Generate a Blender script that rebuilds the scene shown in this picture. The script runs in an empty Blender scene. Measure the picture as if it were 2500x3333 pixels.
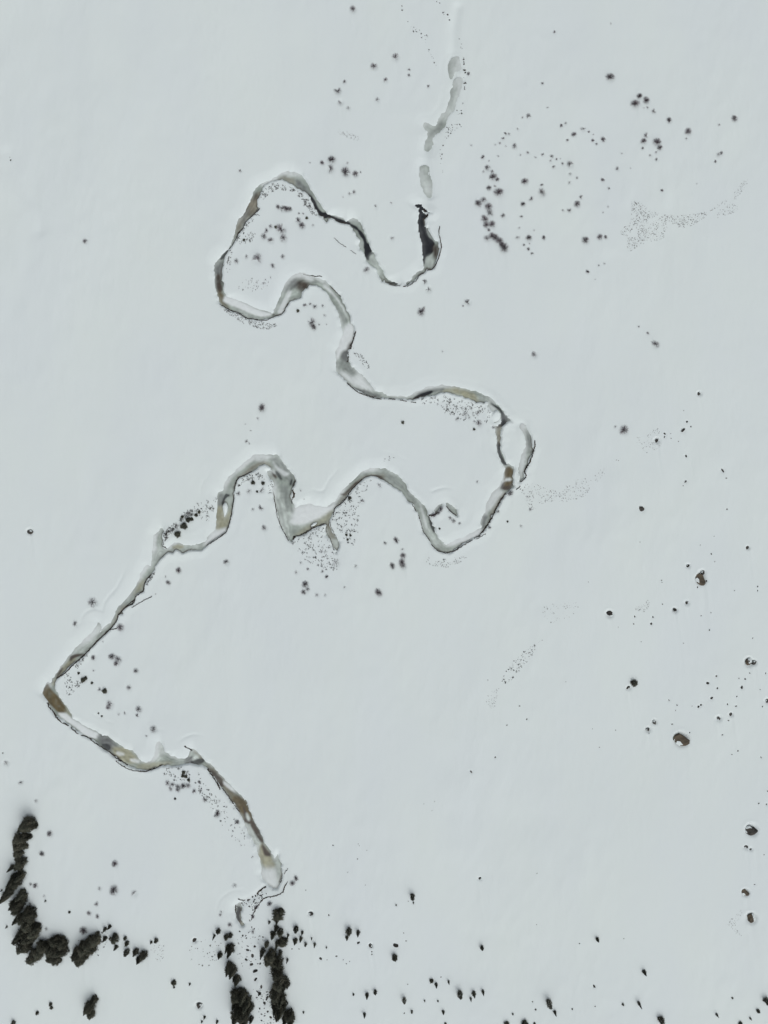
import bpy, math, random
import numpy as np
from mathutils import Vector, noise as mnoise

random.seed(11)
RNG = np.random.default_rng(5)
S = 0.1                       # metres per photograph pixel on the ground
TU = 625.0 / 1659.0           # note-sheet units -> photograph pixels
CAMH = 231.2
sc = bpy.context.scene
col = sc.collection

# ------------------------------------------------------------------ camera
cd = bpy.data.cameras.new('camera'); cam = bpy.data.objects.new('camera', cd); col.objects.link(cam)
cam.location = (0, 0, CAMH); cam.rotation_euler = (0, 0, 0)
cd.sensor_fit = 'VERTICAL'; cd.sensor_height = 34.6; cd.lens = 24.0
cd.clip_start = 1.0; cd.clip_end = 20000
sc.camera = cam
# ------------------------------------------------------------------ sky, sun, exposure
SUN_EL, SUN_AZ = math.radians(48), math.radians(155)     # azimuth from +Y, clockwise
w = bpy.data.worlds.new('World'); sc.world = w; w.use_nodes = True
nt = w.node_tree
for n in list(nt.nodes): nt.nodes.remove(n)
sky = nt.nodes.new('ShaderNodeTexSky'); sky.sky_type = 'NISHITA'; sky.sun_disc = False
sky.sun_elevation = SUN_EL; sky.sun_rotation = SUN_AZ
sky.air_density = 1.0; sky.dust_density = 4.0; sky.ozone_density = 1.0
hs = nt.nodes.new('ShaderNodeHueSaturation'); hs.inputs['Saturation'].default_value = 0.22
bg = nt.nodes.new('ShaderNodeBackground'); bg.inputs['Strength'].default_value = 0.11
wo = nt.nodes.new('ShaderNodeOutputWorld')
nt.links.new(sky.outputs[0], hs.inputs['Color']); nt.links.new(hs.outputs[0], bg.inputs['Color'])
nt.links.new(bg.outputs[0], wo.inputs['Surface'])
sd = bpy.data.lights.new('sun', 'SUN'); so = bpy.data.objects.new('sun', sd); col.objects.link(so)
sd.energy = 0.8; sd.angle = math.radians(75); sd.color = (1.0, 0.98, 0.95)
dv = Vector((math.sin(SUN_AZ)*math.cos(SUN_EL), math.cos(SUN_AZ)*math.cos(SUN_EL), math.sin(SUN_EL)))
so.rotation_euler = dv.to_track_quat('Z', 'Y').to_euler(); so.location = dv*300
sc.view_settings.view_transform = 'Standard'; sc.view_settings.look = 'None'
sc.view_settings.exposure = -0.04; sc.view_settings.gamma = 1.0
sc.view_settings.use_curve_mapping = False

# ------------------------------------------------------------------ coordinates
ROW = [0, 650, 1300, 1950, 2600]
def px(c, r, u, v): return (625*c + u*TU, ROW[r] + v*TU)
def wx(p): return ((p[0]-1250)*S, (1666.5-p[1])*S)
def tw(c, r, u, v): return wx(px(c, r, u, v))
M = TU*S                      # note-sheet unit -> metres
def pts(spec):
    """'c r u,v u,v ... | c r u,v ...' -> list of world points"""
    out = []
    for part in spec.split('|'):
        t = part.split(); c, r = int(t[0]), int(t[1])
        for q in t[2:]:
            u, v = q.split(','); out.append(tw(c, r, float(u), float(v)))
    return out
def catmull(P, closed, n=4):
    P = np.array(P); N = len(P); out = []
    rng = range(N) if closed else range(N-1)
    for i in rng:
        if closed: a, b, c, d = P[i-1], P[i], P[(i+1) % N], P[(i+2) % N]
        else: a, b, c, d = P[max(i-1, 0)], P[i], P[i+1], P[min(i+2, N-1)]
        for k in range(n):
            t = k/n
            out.append(.5*((2*b)+(c-a)*t+(2*a-5*b+4*c-d)*t*t+(3*b-a-3*c+d)*t**3))
    if not closed: out.append(P[-1])
    return np.array(out)

# ------------------------------------------------------------------ raster (0.2 m cells)
CS = 0.2; MX, MY = 150.0, 190.0
NX, NY = int(2*MX/CS)+1, int(2*MY/CS)+1
gx = np.linspace(-MX, MX, NX); gy = np.linspace(-MY, MY, NY)
def win(P, m):
    x0, y0 = P.min(0)-m; x1, y1 = P.max(0)+m
    return (max(0, int((x0+MX)/CS)), min(NX, int((x1+MX)/CS)+2), max(0, int((y0+MY)/CS)), min(NY, int((y1+MY)/CS)+2))
def fill(P, m=0.0):
    """scanline fill; returns window and boolean mask"""
    i0, i1, j0, j1 = win(P, m); mk = np.zeros((j1-j0, i1-i0), bool)
    X, Y = P[:, 0], P[:, 1]; X2, Y2 = np.roll(X, -1), np.roll(Y, -1)
    xs = gx[i0:i1]
    for j in range(j0, j1):
        y = gy[j]; s = (Y > y) != (Y2 > y)
        if not s.any(): continue
        c = X[s] + (y-Y[s])/(Y2[s]-Y[s])*(X2[s]-X[s])
        mk[j-j0] = (np.searchsorted(np.sort(c), xs) % 2) == 1
    return (i0, i1, j0, j1), mk
def blur(a, k):
    k = int(k)
    if k < 1: return a
    for ax in (0, 1):
        for _ in range(2):
            p = np.pad(a, [(k+1, k) if q == ax else (0, 0) for q in (0, 1)], mode='edge').cumsum(ax)
            n = a.shape[ax]
            hi = np.take(p, range(2*k+1, 2*k+1+n), ax); lo = np.take(p, range(0, n), ax)
            a = (hi-lo)/(2*k+1)
    return a
def vnoise(sx, sy, seed):
    """smooth value noise on the raster with feature size sx, sy metres"""
    r = np.random.default_rng(seed)
    nx, ny = int(2*MX/sx)+3, int(2*MY/sy)+3
    g = r.uniform(-1, 1, (ny, nx))
    fx = (gx+MX)/sx; ix = fx.astype(int); tx = fx-ix; tx = tx*tx*(3-2*tx)
    fy = (gy+MY)/sy; iy = fy.astype(int); ty = fy-iy; ty = ty*ty*(3-2*ty)
    a = g[:, ix]*(1-tx)+g[:, ix+1]*tx
    return a[iy]*(1-ty)[:, None]+a[iy+1]*ty[:, None]

# ------------------------------------------------------------------ the stream, traced
CH = [  # areas of ice and water
 '2 0 600,515 630,505 640,540 650,580 620,592 595,590 585,620 572,655 568,600 577,550',
 '2 0 640,690 658,680 655,740 645,800 625,850 610,900 605,945 570,970 540,1020 530,1070 490,1120 440,1160 415,1190 400,1240 385,1270 372,1270 378,1200 380,1150 375,1120 350,1085 355,1065 390,1070 430,1090 460,1070 480,1030 510,985 545,950 560,900 580,840 578,780 600,750 620,700',
 '2 0 330,1455 375,1450 382,1500 398,1570 395,1620 390,1680 365,1640 340,1590 330,1530',
 '2 1 268,42 285,38 320,38 335,60 355,80 385,105 410,110 395,114 370,100 345,84 325,70 305,57 280,52',
 '2 1 308,75 325,85 345,110 372,135 362,160 350,170 355,210 368,240 385,240 395,280 430,340 465,360 474,400 470,450 450,500 445,540 430,580 410,595 385,592 360,592 352,625 330,632 300,637 285,660 265,690 240,712 215,727 190,730 200,712 235,690 255,660 275,632 300,620 330,610 345,590 345,555 340,500 335,440 325,370 310,300 300,230 303,150',
 '1 0 440,1858 480,1780 510,1720 535,1645 575,1600 640,1565 720,1535 760,1505 820,1485 870,1488 920,1500 960,1535 1000,1600 1030,1650 1080,1720 1120,1780 1160,1830|1 1 1190,128 1240,138 1290,155 1340,185 1370,165 1410,165 1445,190 1470,225 1480,265 1495,300 1510,340 1530,370 1545,410 1555,440 1575,460 1600,520 1625,570 1645,610|2 1 0,635 15,670 50,700 90,710 130,725 130,732 70,728 20,712 0,695|1 1 1640,690 1615,660 1600,610 1570,575 1530,550 1505,510 1490,470 1475,440 1450,420 1445,380 1455,340 1425,300 1400,265 1375,225 1345,210 1300,200 1250,180 1210,150 1178,155 1160,190 1130,150 1115,140 1090,110 1070,70 1045,30|1 0 1030,1715 990,1670 950,1640 900,1610 850,1580 790,1552 740,1545 690,1557 640,1577 605,1610 590,1660 570,1720 565,1780 585,1797|1 1 550,100 500,150 460,190 430,250 385,310 360,370 320,430 280,490 270,540 260,590 262,650 265,740 280,800 300,838 350,862 440,890 560,945 690,985 700,990 720,930 745,870 780,790 800,740 840,690 875,662 920,642 980,640 1050,668 1120,690 1170,720 1220,770 1260,820 1300,870 1330,930 1360,1010 1385,1070 1400,1110 1405,1150 1390,1200 1372,1240 1375,1270 1352,1300 1346,1340 1347,1390 1380,1440 1430,1490 1490,1540 1540,1600 1590,1650 1640,1667|2 1 0,1680 60,1695 140,1700 240,1695 280,1670 350,1640 420,1620 500,1610 580,1612 680,1630 770,1650 850,1680 920,1715 970,1760 1010,1800 1040,1840|2 2 1030,110 1060,140 1080,165 1110,195 1072,190 1050,210 1022,240 1012,280 1012,340 1007,400 1012,450 1042,500 1057,550 1090,565 1118,600 1115,680 1125,700 1110,760 1080,790 1050,810 1020,860 990,910 960,970 930,1020 900,1070 880,1110 830,1165 770,1200 700,1240 620,1290 580,1320 540,1325 480,1310 430,1270 390,1210 345,1150 330,1080 300,1000 265,950 255,900 215,880 160,800 110,770 50,730 0,700|1 2 1600,670 1540,665 1480,690 1420,740 1370,790 1330,850 1280,900 1230,950 1200,1010 1185,1062 1200,1110 1225,1170 1270,1225 1275,1250 1265,1310 1240,1322 1225,1280 1195,1215 1165,1180 1155,1130 1155,1078 1130,1080 1060,1105 1010,1140 950,1170 885,1182 865,1230 835,1227 800,1160 755,1060 735,960 710,880 700,790 705,720 670,680 650,620 668,615 700,630 690,608 660,580 610,562 570,585 520,620 460,650 400,680 375,730 365,780 355,850 350,920 335,1000 310,1100 280,1150 220,1190 130,1250 80,1298 10,1305|0 2 1640,1303 1580,1325 1520,1302 1500,1340 1450,1325 1400,1370 1350,1420 1330,1470 1300,1510 1250,1580 1230,1650 1170,1700 1150,1760 1080,1800 1040,1855|0 3 1020,130 1000,200 950,260 900,310 830,370 760,450 700,500 640,560 590,590 540,640 480,700 470,770 500,830 540,900 580,960 630,1040 700,1090 800,1140 880,1180 930,1200 980,1235 1030,1270 1080,1300 1150,1330 1190,1380 1220,1410 1280,1420 1320,1390 1345,1330 1360,1260 1390,1250 1420,1320 1470,1360 1540,1385 1620,1370|1 3 -5,1300 40,1330 90,1380 150,1430 200,1480 260,1540 320,1610 400,1690 450,1750 480,1810|1 4 440,0 470,40 500,120 540,200 580,280 610,350 650,420 690,490 715,530 735,490 752,520 765,580 772,640 760,720 740,775 700,770 650,745 610,690 600,620 590,540 570,480 560,440 530,380 490,310 460,240 440,180 400,100 350,30|1 3 390,1820 340,1760 300,1700 260,1640 225,1600 180,1530 130,1470 70,1435 0,1430|0 3 1600,1432 1520,1442 1420,1432 1340,1460 1260,1480 1180,1470 1100,1440 1020,1390 940,1330 880,1290 820,1230 720,1180 640,1120 560,1060 480,1010 440,960 400,890 368,830 370,790 405,730 428,740 460,680 490,640 540,570 600,490 650,430 740,370 830,320 900,250 970,190 1000,110 1030,60|0 2 1010,1810 1080,1740 1150,1660 1200,1570 1230,1490 1270,1440 1300,1450 1315,1360 1325,1280 1335,1190 1360,1150 1390,1120 1410,1140 1395,1180 1395,1260 1410,1290 1450,1290 1500,1258 1540,1250 1590,1260 1640,1265|1 2 20,1255 60,1250 110,1235 150,1180 200,1135 210,1060 215,950 220,870 230,810 275,790 280,750 310,690 360,640 420,590 490,530 540,490 640,485 720,478 770,520 820,590 860,640 890,690 890,730 862,770 853,850 870,910 900,938 1000,912 1100,930 1180,925 1245,880 1272,840 1290,810 1340,750 1390,700 1460,640 1530,610 1600,597|2 2 0,600 60,625 110,655 160,700 200,770 250,830 310,880 350,930 385,995 410,1050 430,1120 460,1180 500,1230 540,1262 600,1240 720,1185 800,1140 845,1110 850,1030 880,980 900,900 930,840 980,780 1010,750 1030,700 1050,620 1053,590 1036,560 997,490 980,440 980,380 970,300 965,240 990,232 1012,200 1017,150 990,92 930,100 905,50 890,12|2 1 820,1752 770,1737 720,1712 660,1692 600,1672 540,1662 480,1667 420,1682 350,1694 300,1709 250,1722 150,1722 50,1712 0,1708|1 1 1640,1712 1600,1712 1530,1692 1470,1662 1420,1642 1370,1612 1330,1562 1290,1522 1260,1492 1245,1450 1250,1390 1245,1340 1270,1270 1300,1190 1305,1130 1290,1060 1270,990 1240,930 1200,860 1150,790 1100,750 1050,735 1020,737 990,767 955,792 940,830 910,855 870,860 840,880 815,910 790,970 760,987 720,1000 670,1020 600,1032 520,1027 460,1012 420,987 370,967 310,942 260,907 235,870 215,800 200,740 193,640 192,590 205,545 240,500 270,460 310,420 340,370 360,310 380,230 400,170',
 '2 2 1200,240 1225,245 1270,310 1285,370 1288,430 1268,490 1250,550 1220,600 1205,640 1220,670 1165,722 1175,670 1165,620 1180,540 1215,460 1230,400 1225,320 1205,260',
 '2 2 535,895 580,915 630,960 637,1012 600,987 560,950',
 '2 2 440,960 470,915 505,905 480,945 455,975',
 '0 3 840,208 868,260 815,312 740,360 700,392 760,330 815,280',
 '1 4 380,965 405,930 432,950 418,1000 425,1050 447,1090 425,1102 395,1065 380,1020',
]
HOLES = ['1 2 285,880 305,930 292,1000 276,1022 264,930', '2 2 1000,100 1010,160 985,190 940,190 930,130', '1 2 1050,1068 1082,1062 1060,1085 1030,1092']
ICE = (.295, .345, .312); PALE = (.49, .55, .522); SNOWY = (.73, .785, .79); DARK = (.020, .022, .026)
BROWN = (.118, .095, .048); OLIVE = (.34, .345, .25); TAN = (.25, .235, .185); GREY = (.17, .185, .185); DBR = (.072, .061, .05)
OV = [  # overlays on the stream surface: points, colour, strength, softness m
 (PALE, .8, .8, '2 0 330,1455 375,1450 400,1570 390,1690 340,1600'),
 (GREY, .45, .8, '2 0 578,780 600,770 600,850 580,860'), (GREY, .5, 1.0, '2 0 470,1040 530,1040 500,1110 420,1180 385,1180 400,1130 450,1090'),
 (DARK, 1, .1, '2 1 265,35 330,35 420,112 395,118 260,60'),
 (DARK, 1, .12, '2 1 300,70 325,85 345,110 372,135 362,160 345,170 350,210 362,240 375,290 390,320 420,345 440,380 425,400 430,430 410,460 390,480 362,488 353,530 345,560 330,500 325,440 310,370 295,300 290,230 295,150'),
 (GREY, .7, .5, '2 1 365,240 395,240 430,330 400,320 375,290'), (DBR, .7, .4, '2 1 425,400 450,375 474,400 465,460 440,510 430,480'), (PALE, .55, .6, '2 1 362,500 400,470 420,475 425,520 440,535 430,575 400,590 365,580'),
 (DARK, .9, .2, '2 1 190,732 225,712 235,716 215,730'), (DARK, .9, .2, '2 1 15,704 60,708 95,708 135,726 90,722 40,716'),
 (SNOWY, .9, .7, '1 0 600,1590 640,1560 730,1530 740,1550 650,1578 605,1612'),
 (TAN, .55, .6, '1 0 730,1540 780,1512 810,1522 875,1528 890,1600 840,1572 790,1550'), (PALE, .9, .2, '1 0 815,1520 860,1488 872,1522'),
 (TAN, .7, .5, '1 0 480,1790 520,1700 580,1640 590,1680 565,1760 580,1800 540,1850 460,1850'),
 (DBR, .6, .35, '1 0 535,1670 560,1660 570,1700 545,1740 525,1730'), (DBR, .5, .3, '1 0 500,1805 530,1800 520,1825 490,1825'),
 (GREY, .75, .5, '1 0 890,1540 940,1560 990,1630 1020,1680 1060,1740 1030,1720 980,1665 910,1610'),
 (DARK, 1, .2, '1 0 1000,1660 1030,1690 1060,1730 1085,1785 1120,1825 1165,1833|1 1 1200,130 1240,145 1300,170 1370,195 1350,212 1290,198 1240,175 1200,148 1140,152 1110,138 1085,103 1055,55|1 0 1020,1700'),
 (DARK, 1, .15, '1 1 1350,198 1410,220 1440,250 1480,290 1500,330 1510,365 1530,380 1548,420 1552,440 1542,452 1572,458 1545,470 1530,490 1528,520 1505,500 1490,470 1490,430 1485,370 1480,340 1450,300 1430,260 1395,235'),
 (PALE, .5, .5, '1 1 1535,475 1575,465 1640,600 1655,690 1610,650 1560,560 1530,530'), (GREY, .35, .5, '1 1 1400,240 1450,320 1480,400 1450,420 1440,360 1410,290'),
 (TAN, .75, .6, '1 1 480,20 570,0 560,70 480,150 430,220 385,300 360,360 380,240 400,170'), (GREY, .6, .6, '1 1 440,120 500,60 480,130 420,220'),
 (DARK, .8, .25, '1 1 325,405 335,420 300,460 255,510 240,505 275,460'),
 (GREY, .8, .7, '1 1 200,560 265,530 262,640 240,650 195,640'), (DBR, .95, .5, '1 1 203,660 235,640 250,720 255,780 240,800 210,770'),
 (BROWN, .85, .5, '1 1 212,790 255,800 280,840 262,865 310,920 330,945 260,905 232,865'),
 (SNOWY, 1, .3, '1 1 275,850 300,835 440,888 560,945 690,985 600,1008 500,978 400,935 320,900 268,872'),
 (PALE, .7, .4, '1 1 360,940 480,970 600,1012 690,1000 600,1030 480,1010 400,970'),
 (SNOWY, .8, .4, '1 1 830,780 862,785 840,840 805,920 775,978 735,972 770,890 808,825'),
 (DBR, .75, .9, '1 1 890,700 960,690 1025,735 1000,758 970,792 930,785 890,740'), (GREY, .6, .8, '1 1 830,700 900,675 890,760 790,790'),
 (SNOWY, .8, .6, '1 1 900,650 980,640 1060,690 1010,700 960,670'), (SNOWY, .75, .4, '1 1 1130,740 1170,740 1260,850 1320,950 1345,1030 1310,960 1240,850'),
 (GREY, .35, .8, '1 1 1260,900 1300,960 1340,1050 1320,1080 1290,1030'),
 (SNOWY, .95, .7, '1 1 1310,1110 1370,1060 1405,1120 1390,1190 1362,1250 1340,1300 1300,1310 1265,1370 1235,1380 1250,1310 1300,1190'),
 (GREY, .85, .5, '1 1 1300,1310 1352,1300 1346,1400 1310,1390 1285,1370'), (DBR, .6, .4, '1 1 1355,1240 1380,1240 1360,1310 1340,1320'),
 (GREY, .55, .9, '1 1 1270,1400 1340,1390 1385,1450 1420,1510 1380,1525 1320,1470'), (SNOWY, .9, .9, '1 1 1255,1470 1330,1490 1390,1530 1450,1500 1520,1580 1590,1650 1500,1640 1400,1600 1300,1530'),
 (GREY, .8, .4, '1 1 1420,1632 1480,1638 1560,1670 1640,1690 1590,1705 1480,1665'),
 (PALE, .6, .5, '2 1 0,1680 240,1695 240,1722 0,1708'), (OLIVE, .85, .5, '2 1 510,1640 600,1618 700,1642 775,1668 812,1718 820,1755 770,1738 700,1706 620,1672 520,1660'),
 (GREY, .7, .4, '2 1 285,1672 360,1640 440,1622 520,1625 500,1650 400,1665 320,1690'), (DARK, 1, .15, '2 1 245,1722 300,1684 380,1654 425,1652 395,1676 330,1698 290,1714'),
 (PALE, .6, .5, '2 1 820,1690 900,1720 960,1790 900,1745 830,1730'), (SNOWY, .6, .4, '2 2 900,30 920,40 985,90 930,105'),
 (DARK, .95, .2, '2 2 920,25 960,48 1005,78 1042,128 1068,168 1042,217 990,242 972,236 1012,190 1018,135 1000,90 960,62'),
 (GREY, .7, .5, '2 2 1030,110 1090,165 1120,198 1060,190 1040,140'), (DARK, .9, .2, '2 2 983,365 1008,378 1004,440 1024,490 1052,545 1065,565 1035,558 998,492 983,440'),
 (TAN, .7, .4, '2 2 968,240 1015,240 1010,370 985,370'), (BROWN, .95, .3, '2 2 1050,600 1080,575 1118,605 1115,690 1090,680 1060,682 1040,705'),
 (DBR, .95, .3, '2 2 1040,712 1122,705 1108,755 1072,784 1030,778 1005,772'), (BROWN, .8, .3, '2 2 1045,708 1110,700 1090,740 1040,745'), (SNOWY, .8, .2, '2 2 1055,686 1095,680 1102,700 1060,706'),
 (SNOWY, .75, .7, '2 2 985,785 1040,800 1000,850 950,930 905,960 900,900 930,840'), (TAN, .6, .5, '2 2 1040,800 1060,800 990,920 930,1020 920,990 970,900'),
 (GREY, .8, .5, '2 2 858,985 890,1000 885,1075 845,1132 850,1050'), (SNOWY, 1, .5, '2 2 845,1108 840,1160 770,1200 700,1225 600,1262 540,1262 560,1255 640,1205 720,1180 800,1138'),
 (PALE, .7, .5, '2 2 330,960 385,1060 430,1180 500,1270 440,1260 380,1160 340,1060'), (SNOWY, .6, .3, '2 2 310,900 340,960 365,1060 380,1130 345,1060'), (DARK, .85, .2, '2 2 384,998 396,1000 412,1050 442,1135 432,1148 402,1090'),
 (GREY, .5, .8, '2 2 20,640 110,680 180,750 150,770 70,730'), (GREY, .4, .6, '2 2 180,770 260,850 270,930 230,880'),
 (GREY, .6, .6, '2 2 1235,270 1285,370 1285,430 1260,470 1240,430 1235,340'), (SNOWY, .7, .5, '2 2 1200,500 1235,470 1210,600 1180,690 1170,620'),
 (TAN, .5, .4, '1 2 1600,650 1659,640 1659,690 1540,665 1440,720 1340,840 1230,950 1250,900 1330,800 1440,690 1530,650'),
 (DBR, .8, .25, '1 2 1470,690 1540,655 1620,655 1659,690 1600,672 1540,668 1480,692'), (DBR, .7, .3, '1 2 1275,822 1330,795 1400,725 1470,685 1440,715 1360,790 1330,830'),
 (PALE, .6, .6, '1 2 1659,610 1600,600 1530,615 1440,670 1500,640 1600,625'),
 (SNOWY, 1, .8, '1 2 900,945 1000,915 1180,925 1240,890 1230,930 1150,1000 1050,1050 960,1080 870,1080 830,1040 860,990'),
 (OLIVE, .75, .6, '1 2 870,1185 950,1125 1060,1060 1150,1000 1215,960 1190,1040 1130,1078 1010,1138 940,1168'), (TAN, .6, .4, '1 2 1155,1080 1190,1070 1260,1240 1250,1320 1200,1220'), (PALE, .7, .4, '1 2 1205,1205 1270,1225 1260,1300 1225,1270'),
 (PALE, .75, .9, '1 2 705,790 760,780 800,900 870,1000 830,1100 850,1200 800,1160 740,960'), (GREY, .45, .8, '1 2 760,740 830,760 840,880 880,980 840,960 790,880'),
 (GREY, .5, .8, '1 2 690,500 760,530 860,640 860,720 800,690 740,620'), (SNOWY, .7, .4, '1 2 690,530 720,590 790,660 840,640 800,620 740,580'), (DARK, .75, .3, '1 2 715,615 745,635 778,690 760,690 730,650'),
 (DBR, .9, .2, '1 2 690,628 735,672 715,680 690,645'), (DARK, .85, .2, '1 2 855,690 865,690 855,740 843,740'), (DARK, .9, .2, '1 2 885,700 897,705 885,748 865,748'),
 (TAN, .65, .5, '1 2 380,690 460,645 520,612 580,570 620,555 690,600 650,540 560,550 460,620'), (TAN, .5, .4, '1 2 655,620 700,690 700,740 680,690'), (SNOWY, .6, .8, '1 2 560,490 680,490 640,530 540,530'),
 (OLIVE, .9, .4, '1 2 212,930 262,930 276,1022 300,1000 338,930 310,1100 270,1112 205,1130'), (GREY, .7, .3, '1 2 228,815 275,830 262,900 225,920'), (DARK, .85, .25, '1 2 255,900 268,860 290,818 325,830 300,842 278,872 268,925'),
 (SNOWY, 1, .6, '1 2 205,1135 300,1110 280,1150 220,1190 130,1250 90,1262 150,1180'), (PALE, .5, .5, '1 2 0,1255 60,1252 80,1290 0,1305'),
 (OLIVE, .9, .3, '0 2 1478,1266 1540,1253 1585,1268 1560,1290 1500,1292'), (PALE, .6, .6, '0 2 1330,1290 1400,1300 1440,1300 1350,1400 1310,1450'), (PALE, .5, .5, '0 2 1240,1490 1290,1460 1220,1580 1190,1620'),
 (OLIVE, .6, .6, '0 2 1200,1570 1250,1560 1220,1640 1160,1690 1140,1700'), (TAN, .5, .5, '0 3 1030,80 1090,50 1010,180 940,250 900,290 960,210'),
 (PALE, .6, .6, '0 3 740,380 850,320 780,410 680,470 640,460'), (OLIVE, .9, .4, '0 3 540,580 620,500 650,520 600,580 530,640 480,680 470,740 440,740 480,660'), (DBR, .8, .25, '0 3 600,500 650,480 720,480 640,510 600,540'),
 (DBR, .7, .3, '0 3 475,675 520,600 540,600 520,640 490,690'),
 (BROWN, 1, .3, '0 3 362,810 402,735 440,790 480,830 530,890 572,960 550,990 500,982 450,935 405,892'), (OLIVE, .8, .4, '0 3 560,950 580,955 632,1040 600,1020 570,990'),
 (SNOWY, 1, .4, '0 3 495,995 560,990 630,1045 750,1120 850,1170 820,1210 720,1180 650,1115 560,1055'),
 (GREY, .85, .8, '0 3 840,1180 900,1170 970,1230 1010,1275 950,1320 890,1280 850,1240'), (DARK, .7, .4, '0 3 870,1260 930,1260 950,1290 920,1310'), (OLIVE, .95, .5, '0 3 965,1290 1080,1295 1160,1350 1190,1410 1100,1425 1010,1375'), (DBR, .6, .3, '0 3 985,1345 1040,1380 1010,1390 940,1335'),
 (SNOWY, .75, .3, '0 3 1010,1320 1070,1340 1050,1360 1000,1345'), (SNOWY, .8, .3, '0 3 1120,1385 1190,1390 1200,1420 1130,1410'), (OLIVE, .65, .5, '0 3 1200,1430 1400,1410 1500,1420 1300,1480 1180,1472'),
 (PALE, .7, .6, '0 3 1345,1320 1390,1250 1410,1330 1380,1400 1320,1400'), (GREY, .8, .4, '0 3 1590,1385 1659,1365 1659,1425 1600,1432'),
 (DARK, .85, .25, '1 3 -20,1415 60,1385 102,1392 82,1422 20,1432'), (TAN, .6, .3, '1 3 0,1310 40,1330 90,1385 50,1370'), (PALE, .8, .25, '1 3 20,1345 60,1370 0,1400'),
 (BROWN, .7, .4, '1 3 110,1430 190,1470 270,1560 330,1640 450,1760 505,1858 415,1855 340,1755 260,1630 170,1510'), (DBR, .75, .3, '1 3 130,1460 190,1500 260,1560 270,1620 240,1620 180,1530'), (SNOWY, .9, .3, '1 3 265,1575 320,1610 380,1680 340,1660 280,1615'),
 (DBR, .7, .3, '1 3 380,1700 440,1740 470,1810 440,1850 400,1740'),
 (BROWN, .75, .4, '1 4 325,0 442,0 492,90 525,200 440,192 400,95'), (DBR, .85, .25, '1 4 440,60 470,130 520,200 525,225 445,210 450,170'), (PALE, .75, .2, '1 4 468,125 500,175 485,202 462,160'),
 (DBR, .9, .2, '1 4 510,200 540,220 605,350 602,392 550,325 505,240'), (PALE, .85, .25, '1 4 452,215 500,245 555,335 598,402 562,445 500,330'),
 (OLIVE, .9, .4, '1 4 598,395 650,450 715,590 640,615 590,540 572,490'), (DBR, .7, .3, '1 4 600,390 650,450 680,500 620,490'), (SNOWY, .85, 1.2, '1 4 600,620 715,605 735,720 750,790 650,765 600,700'), (PALE, .5, .4, '1 4 720,520 760,560 770,650 740,640'),
 (GREY, .5, .5, '2 2 535,895 635,1000 560,950'), (PALE, .7, .4, '0 3 700,392 840,208 868,260 815,312'), (DARK, .9, .2, '1 4 395,940 420,960 405,1020 425,1075 405,1075 382,1020'), (TAN, .6, .3, '1 4 405,1060 447,1090 425,1102'),
]
D = np.full((NY, NX), 9.0, np.float32)
inside = np.zeros((NY, NX), bool)
def dist_to(P, closed, Dm, m):
    N = len(P)
    for k in range(N if closed else N-1):
        a, b = P[k], P[(k+1) % N]
        i0, i1, j0, j1 = win(np.array([a, b]), m)
        if i1 <= i0 or j1 <= j0: continue
        X = gx[i0:i1][None, :]-a[0]; Y = gy[j0:j1][:, None]-a[1]
        d = b-a; L = d@d+1e-9
        t = np.clip((X*d[0]+Y*d[1])/L, 0, 1)
        q = np.hypot(X-t*d[0], Y-t*d[1])
        v = Dm[j0:j1, i0:i1]; np.minimum(v, q, out=v)
POLY = []
for k, s in enumerate(CH):
    P = catmull(pts(s), True, 4); P = P + RNG.normal(0, .13, P.shape); POLY.append(P)
    wd, mk = fill(P); inside[wd[2]:wd[3], wd[0]:wd[1]] |= mk
    dist_to(P, True, D, 9.0)
for s in HOLES:
    P = catmull(pts(s), True, 4)
    wd, mk = fill(P); v = inside[wd[2]:wd[3], wd[0]:wd[1]]; v &= ~mk
    dist_to(P, True, D, 3.0)
D[inside] *= -1
Ds = blur(D.astype(float), 5)
gyy, gxx = np.gradient(Ds, CS)
gl = np.hypot(gxx, gyy)+1e-6
facing = (-0.55*gxx + 0.83*gyy)/gl            # +1 on the upper-left, drifted side
soft = np.clip(blur(np.clip(facing*.9+.35, 0, 1), 4), 0, 1)
upper = np.clip((gy-97)/6, 0, 1)[:, None]*np.clip((gx-2)/4, 0, 1)[None, :]
soft = np.maximum(soft, upper)
D = (D+(.20*vnoise(.8, .8, 11)+.20*vnoise(2.1, 2.1, 12))*(1-soft)*(np.abs(D) < 3)).astype(np.float32)
bw = 0.45 + 3.6*soft**2 + .25*vnoise(3, 3, 3)*soft
ZI = -0.6
# ------------------------------------------------------------------ snow surface height
H = np.zeros((NY, NX))
t = np.clip(D/np.maximum(bw, .35), 0, 1)
H += ZI*(1-t)**2
H = np.where(D < 0, ZI+1.6*D, H); H = np.maximum(H, -1.6)
out = np.clip((D-.2)/2.5, 0, 1)
H += out*(.35*vnoise(45, 60, 21)+.12*vnoise(14, 22, 22)+.10*vnoise(5, 9, 23)*np.clip(.4+vnoise(30, 40, 25), 0, 1)+.05*vnoise(2.6, 4, 27)*np.clip(.3+vnoise(20, 26, 28), 0, 1)+.022*vnoise(1.2, 2.6, 24)*np.clip(.5+vnoise(24, 34, 26), 0, 1))
cr = np.exp(-((D-5.2-1.2*vnoise(12, 12, 31))/.35)**2)*np.clip(facing*1.6-.5, 0, 1)*np.clip(vnoise(18, 18, 32)*1.3+.45, 0, 1)
H -= .22*cr*(1-upper)*np.clip(1-(gy-60)/30, 0, 1)[:, None]
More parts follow.
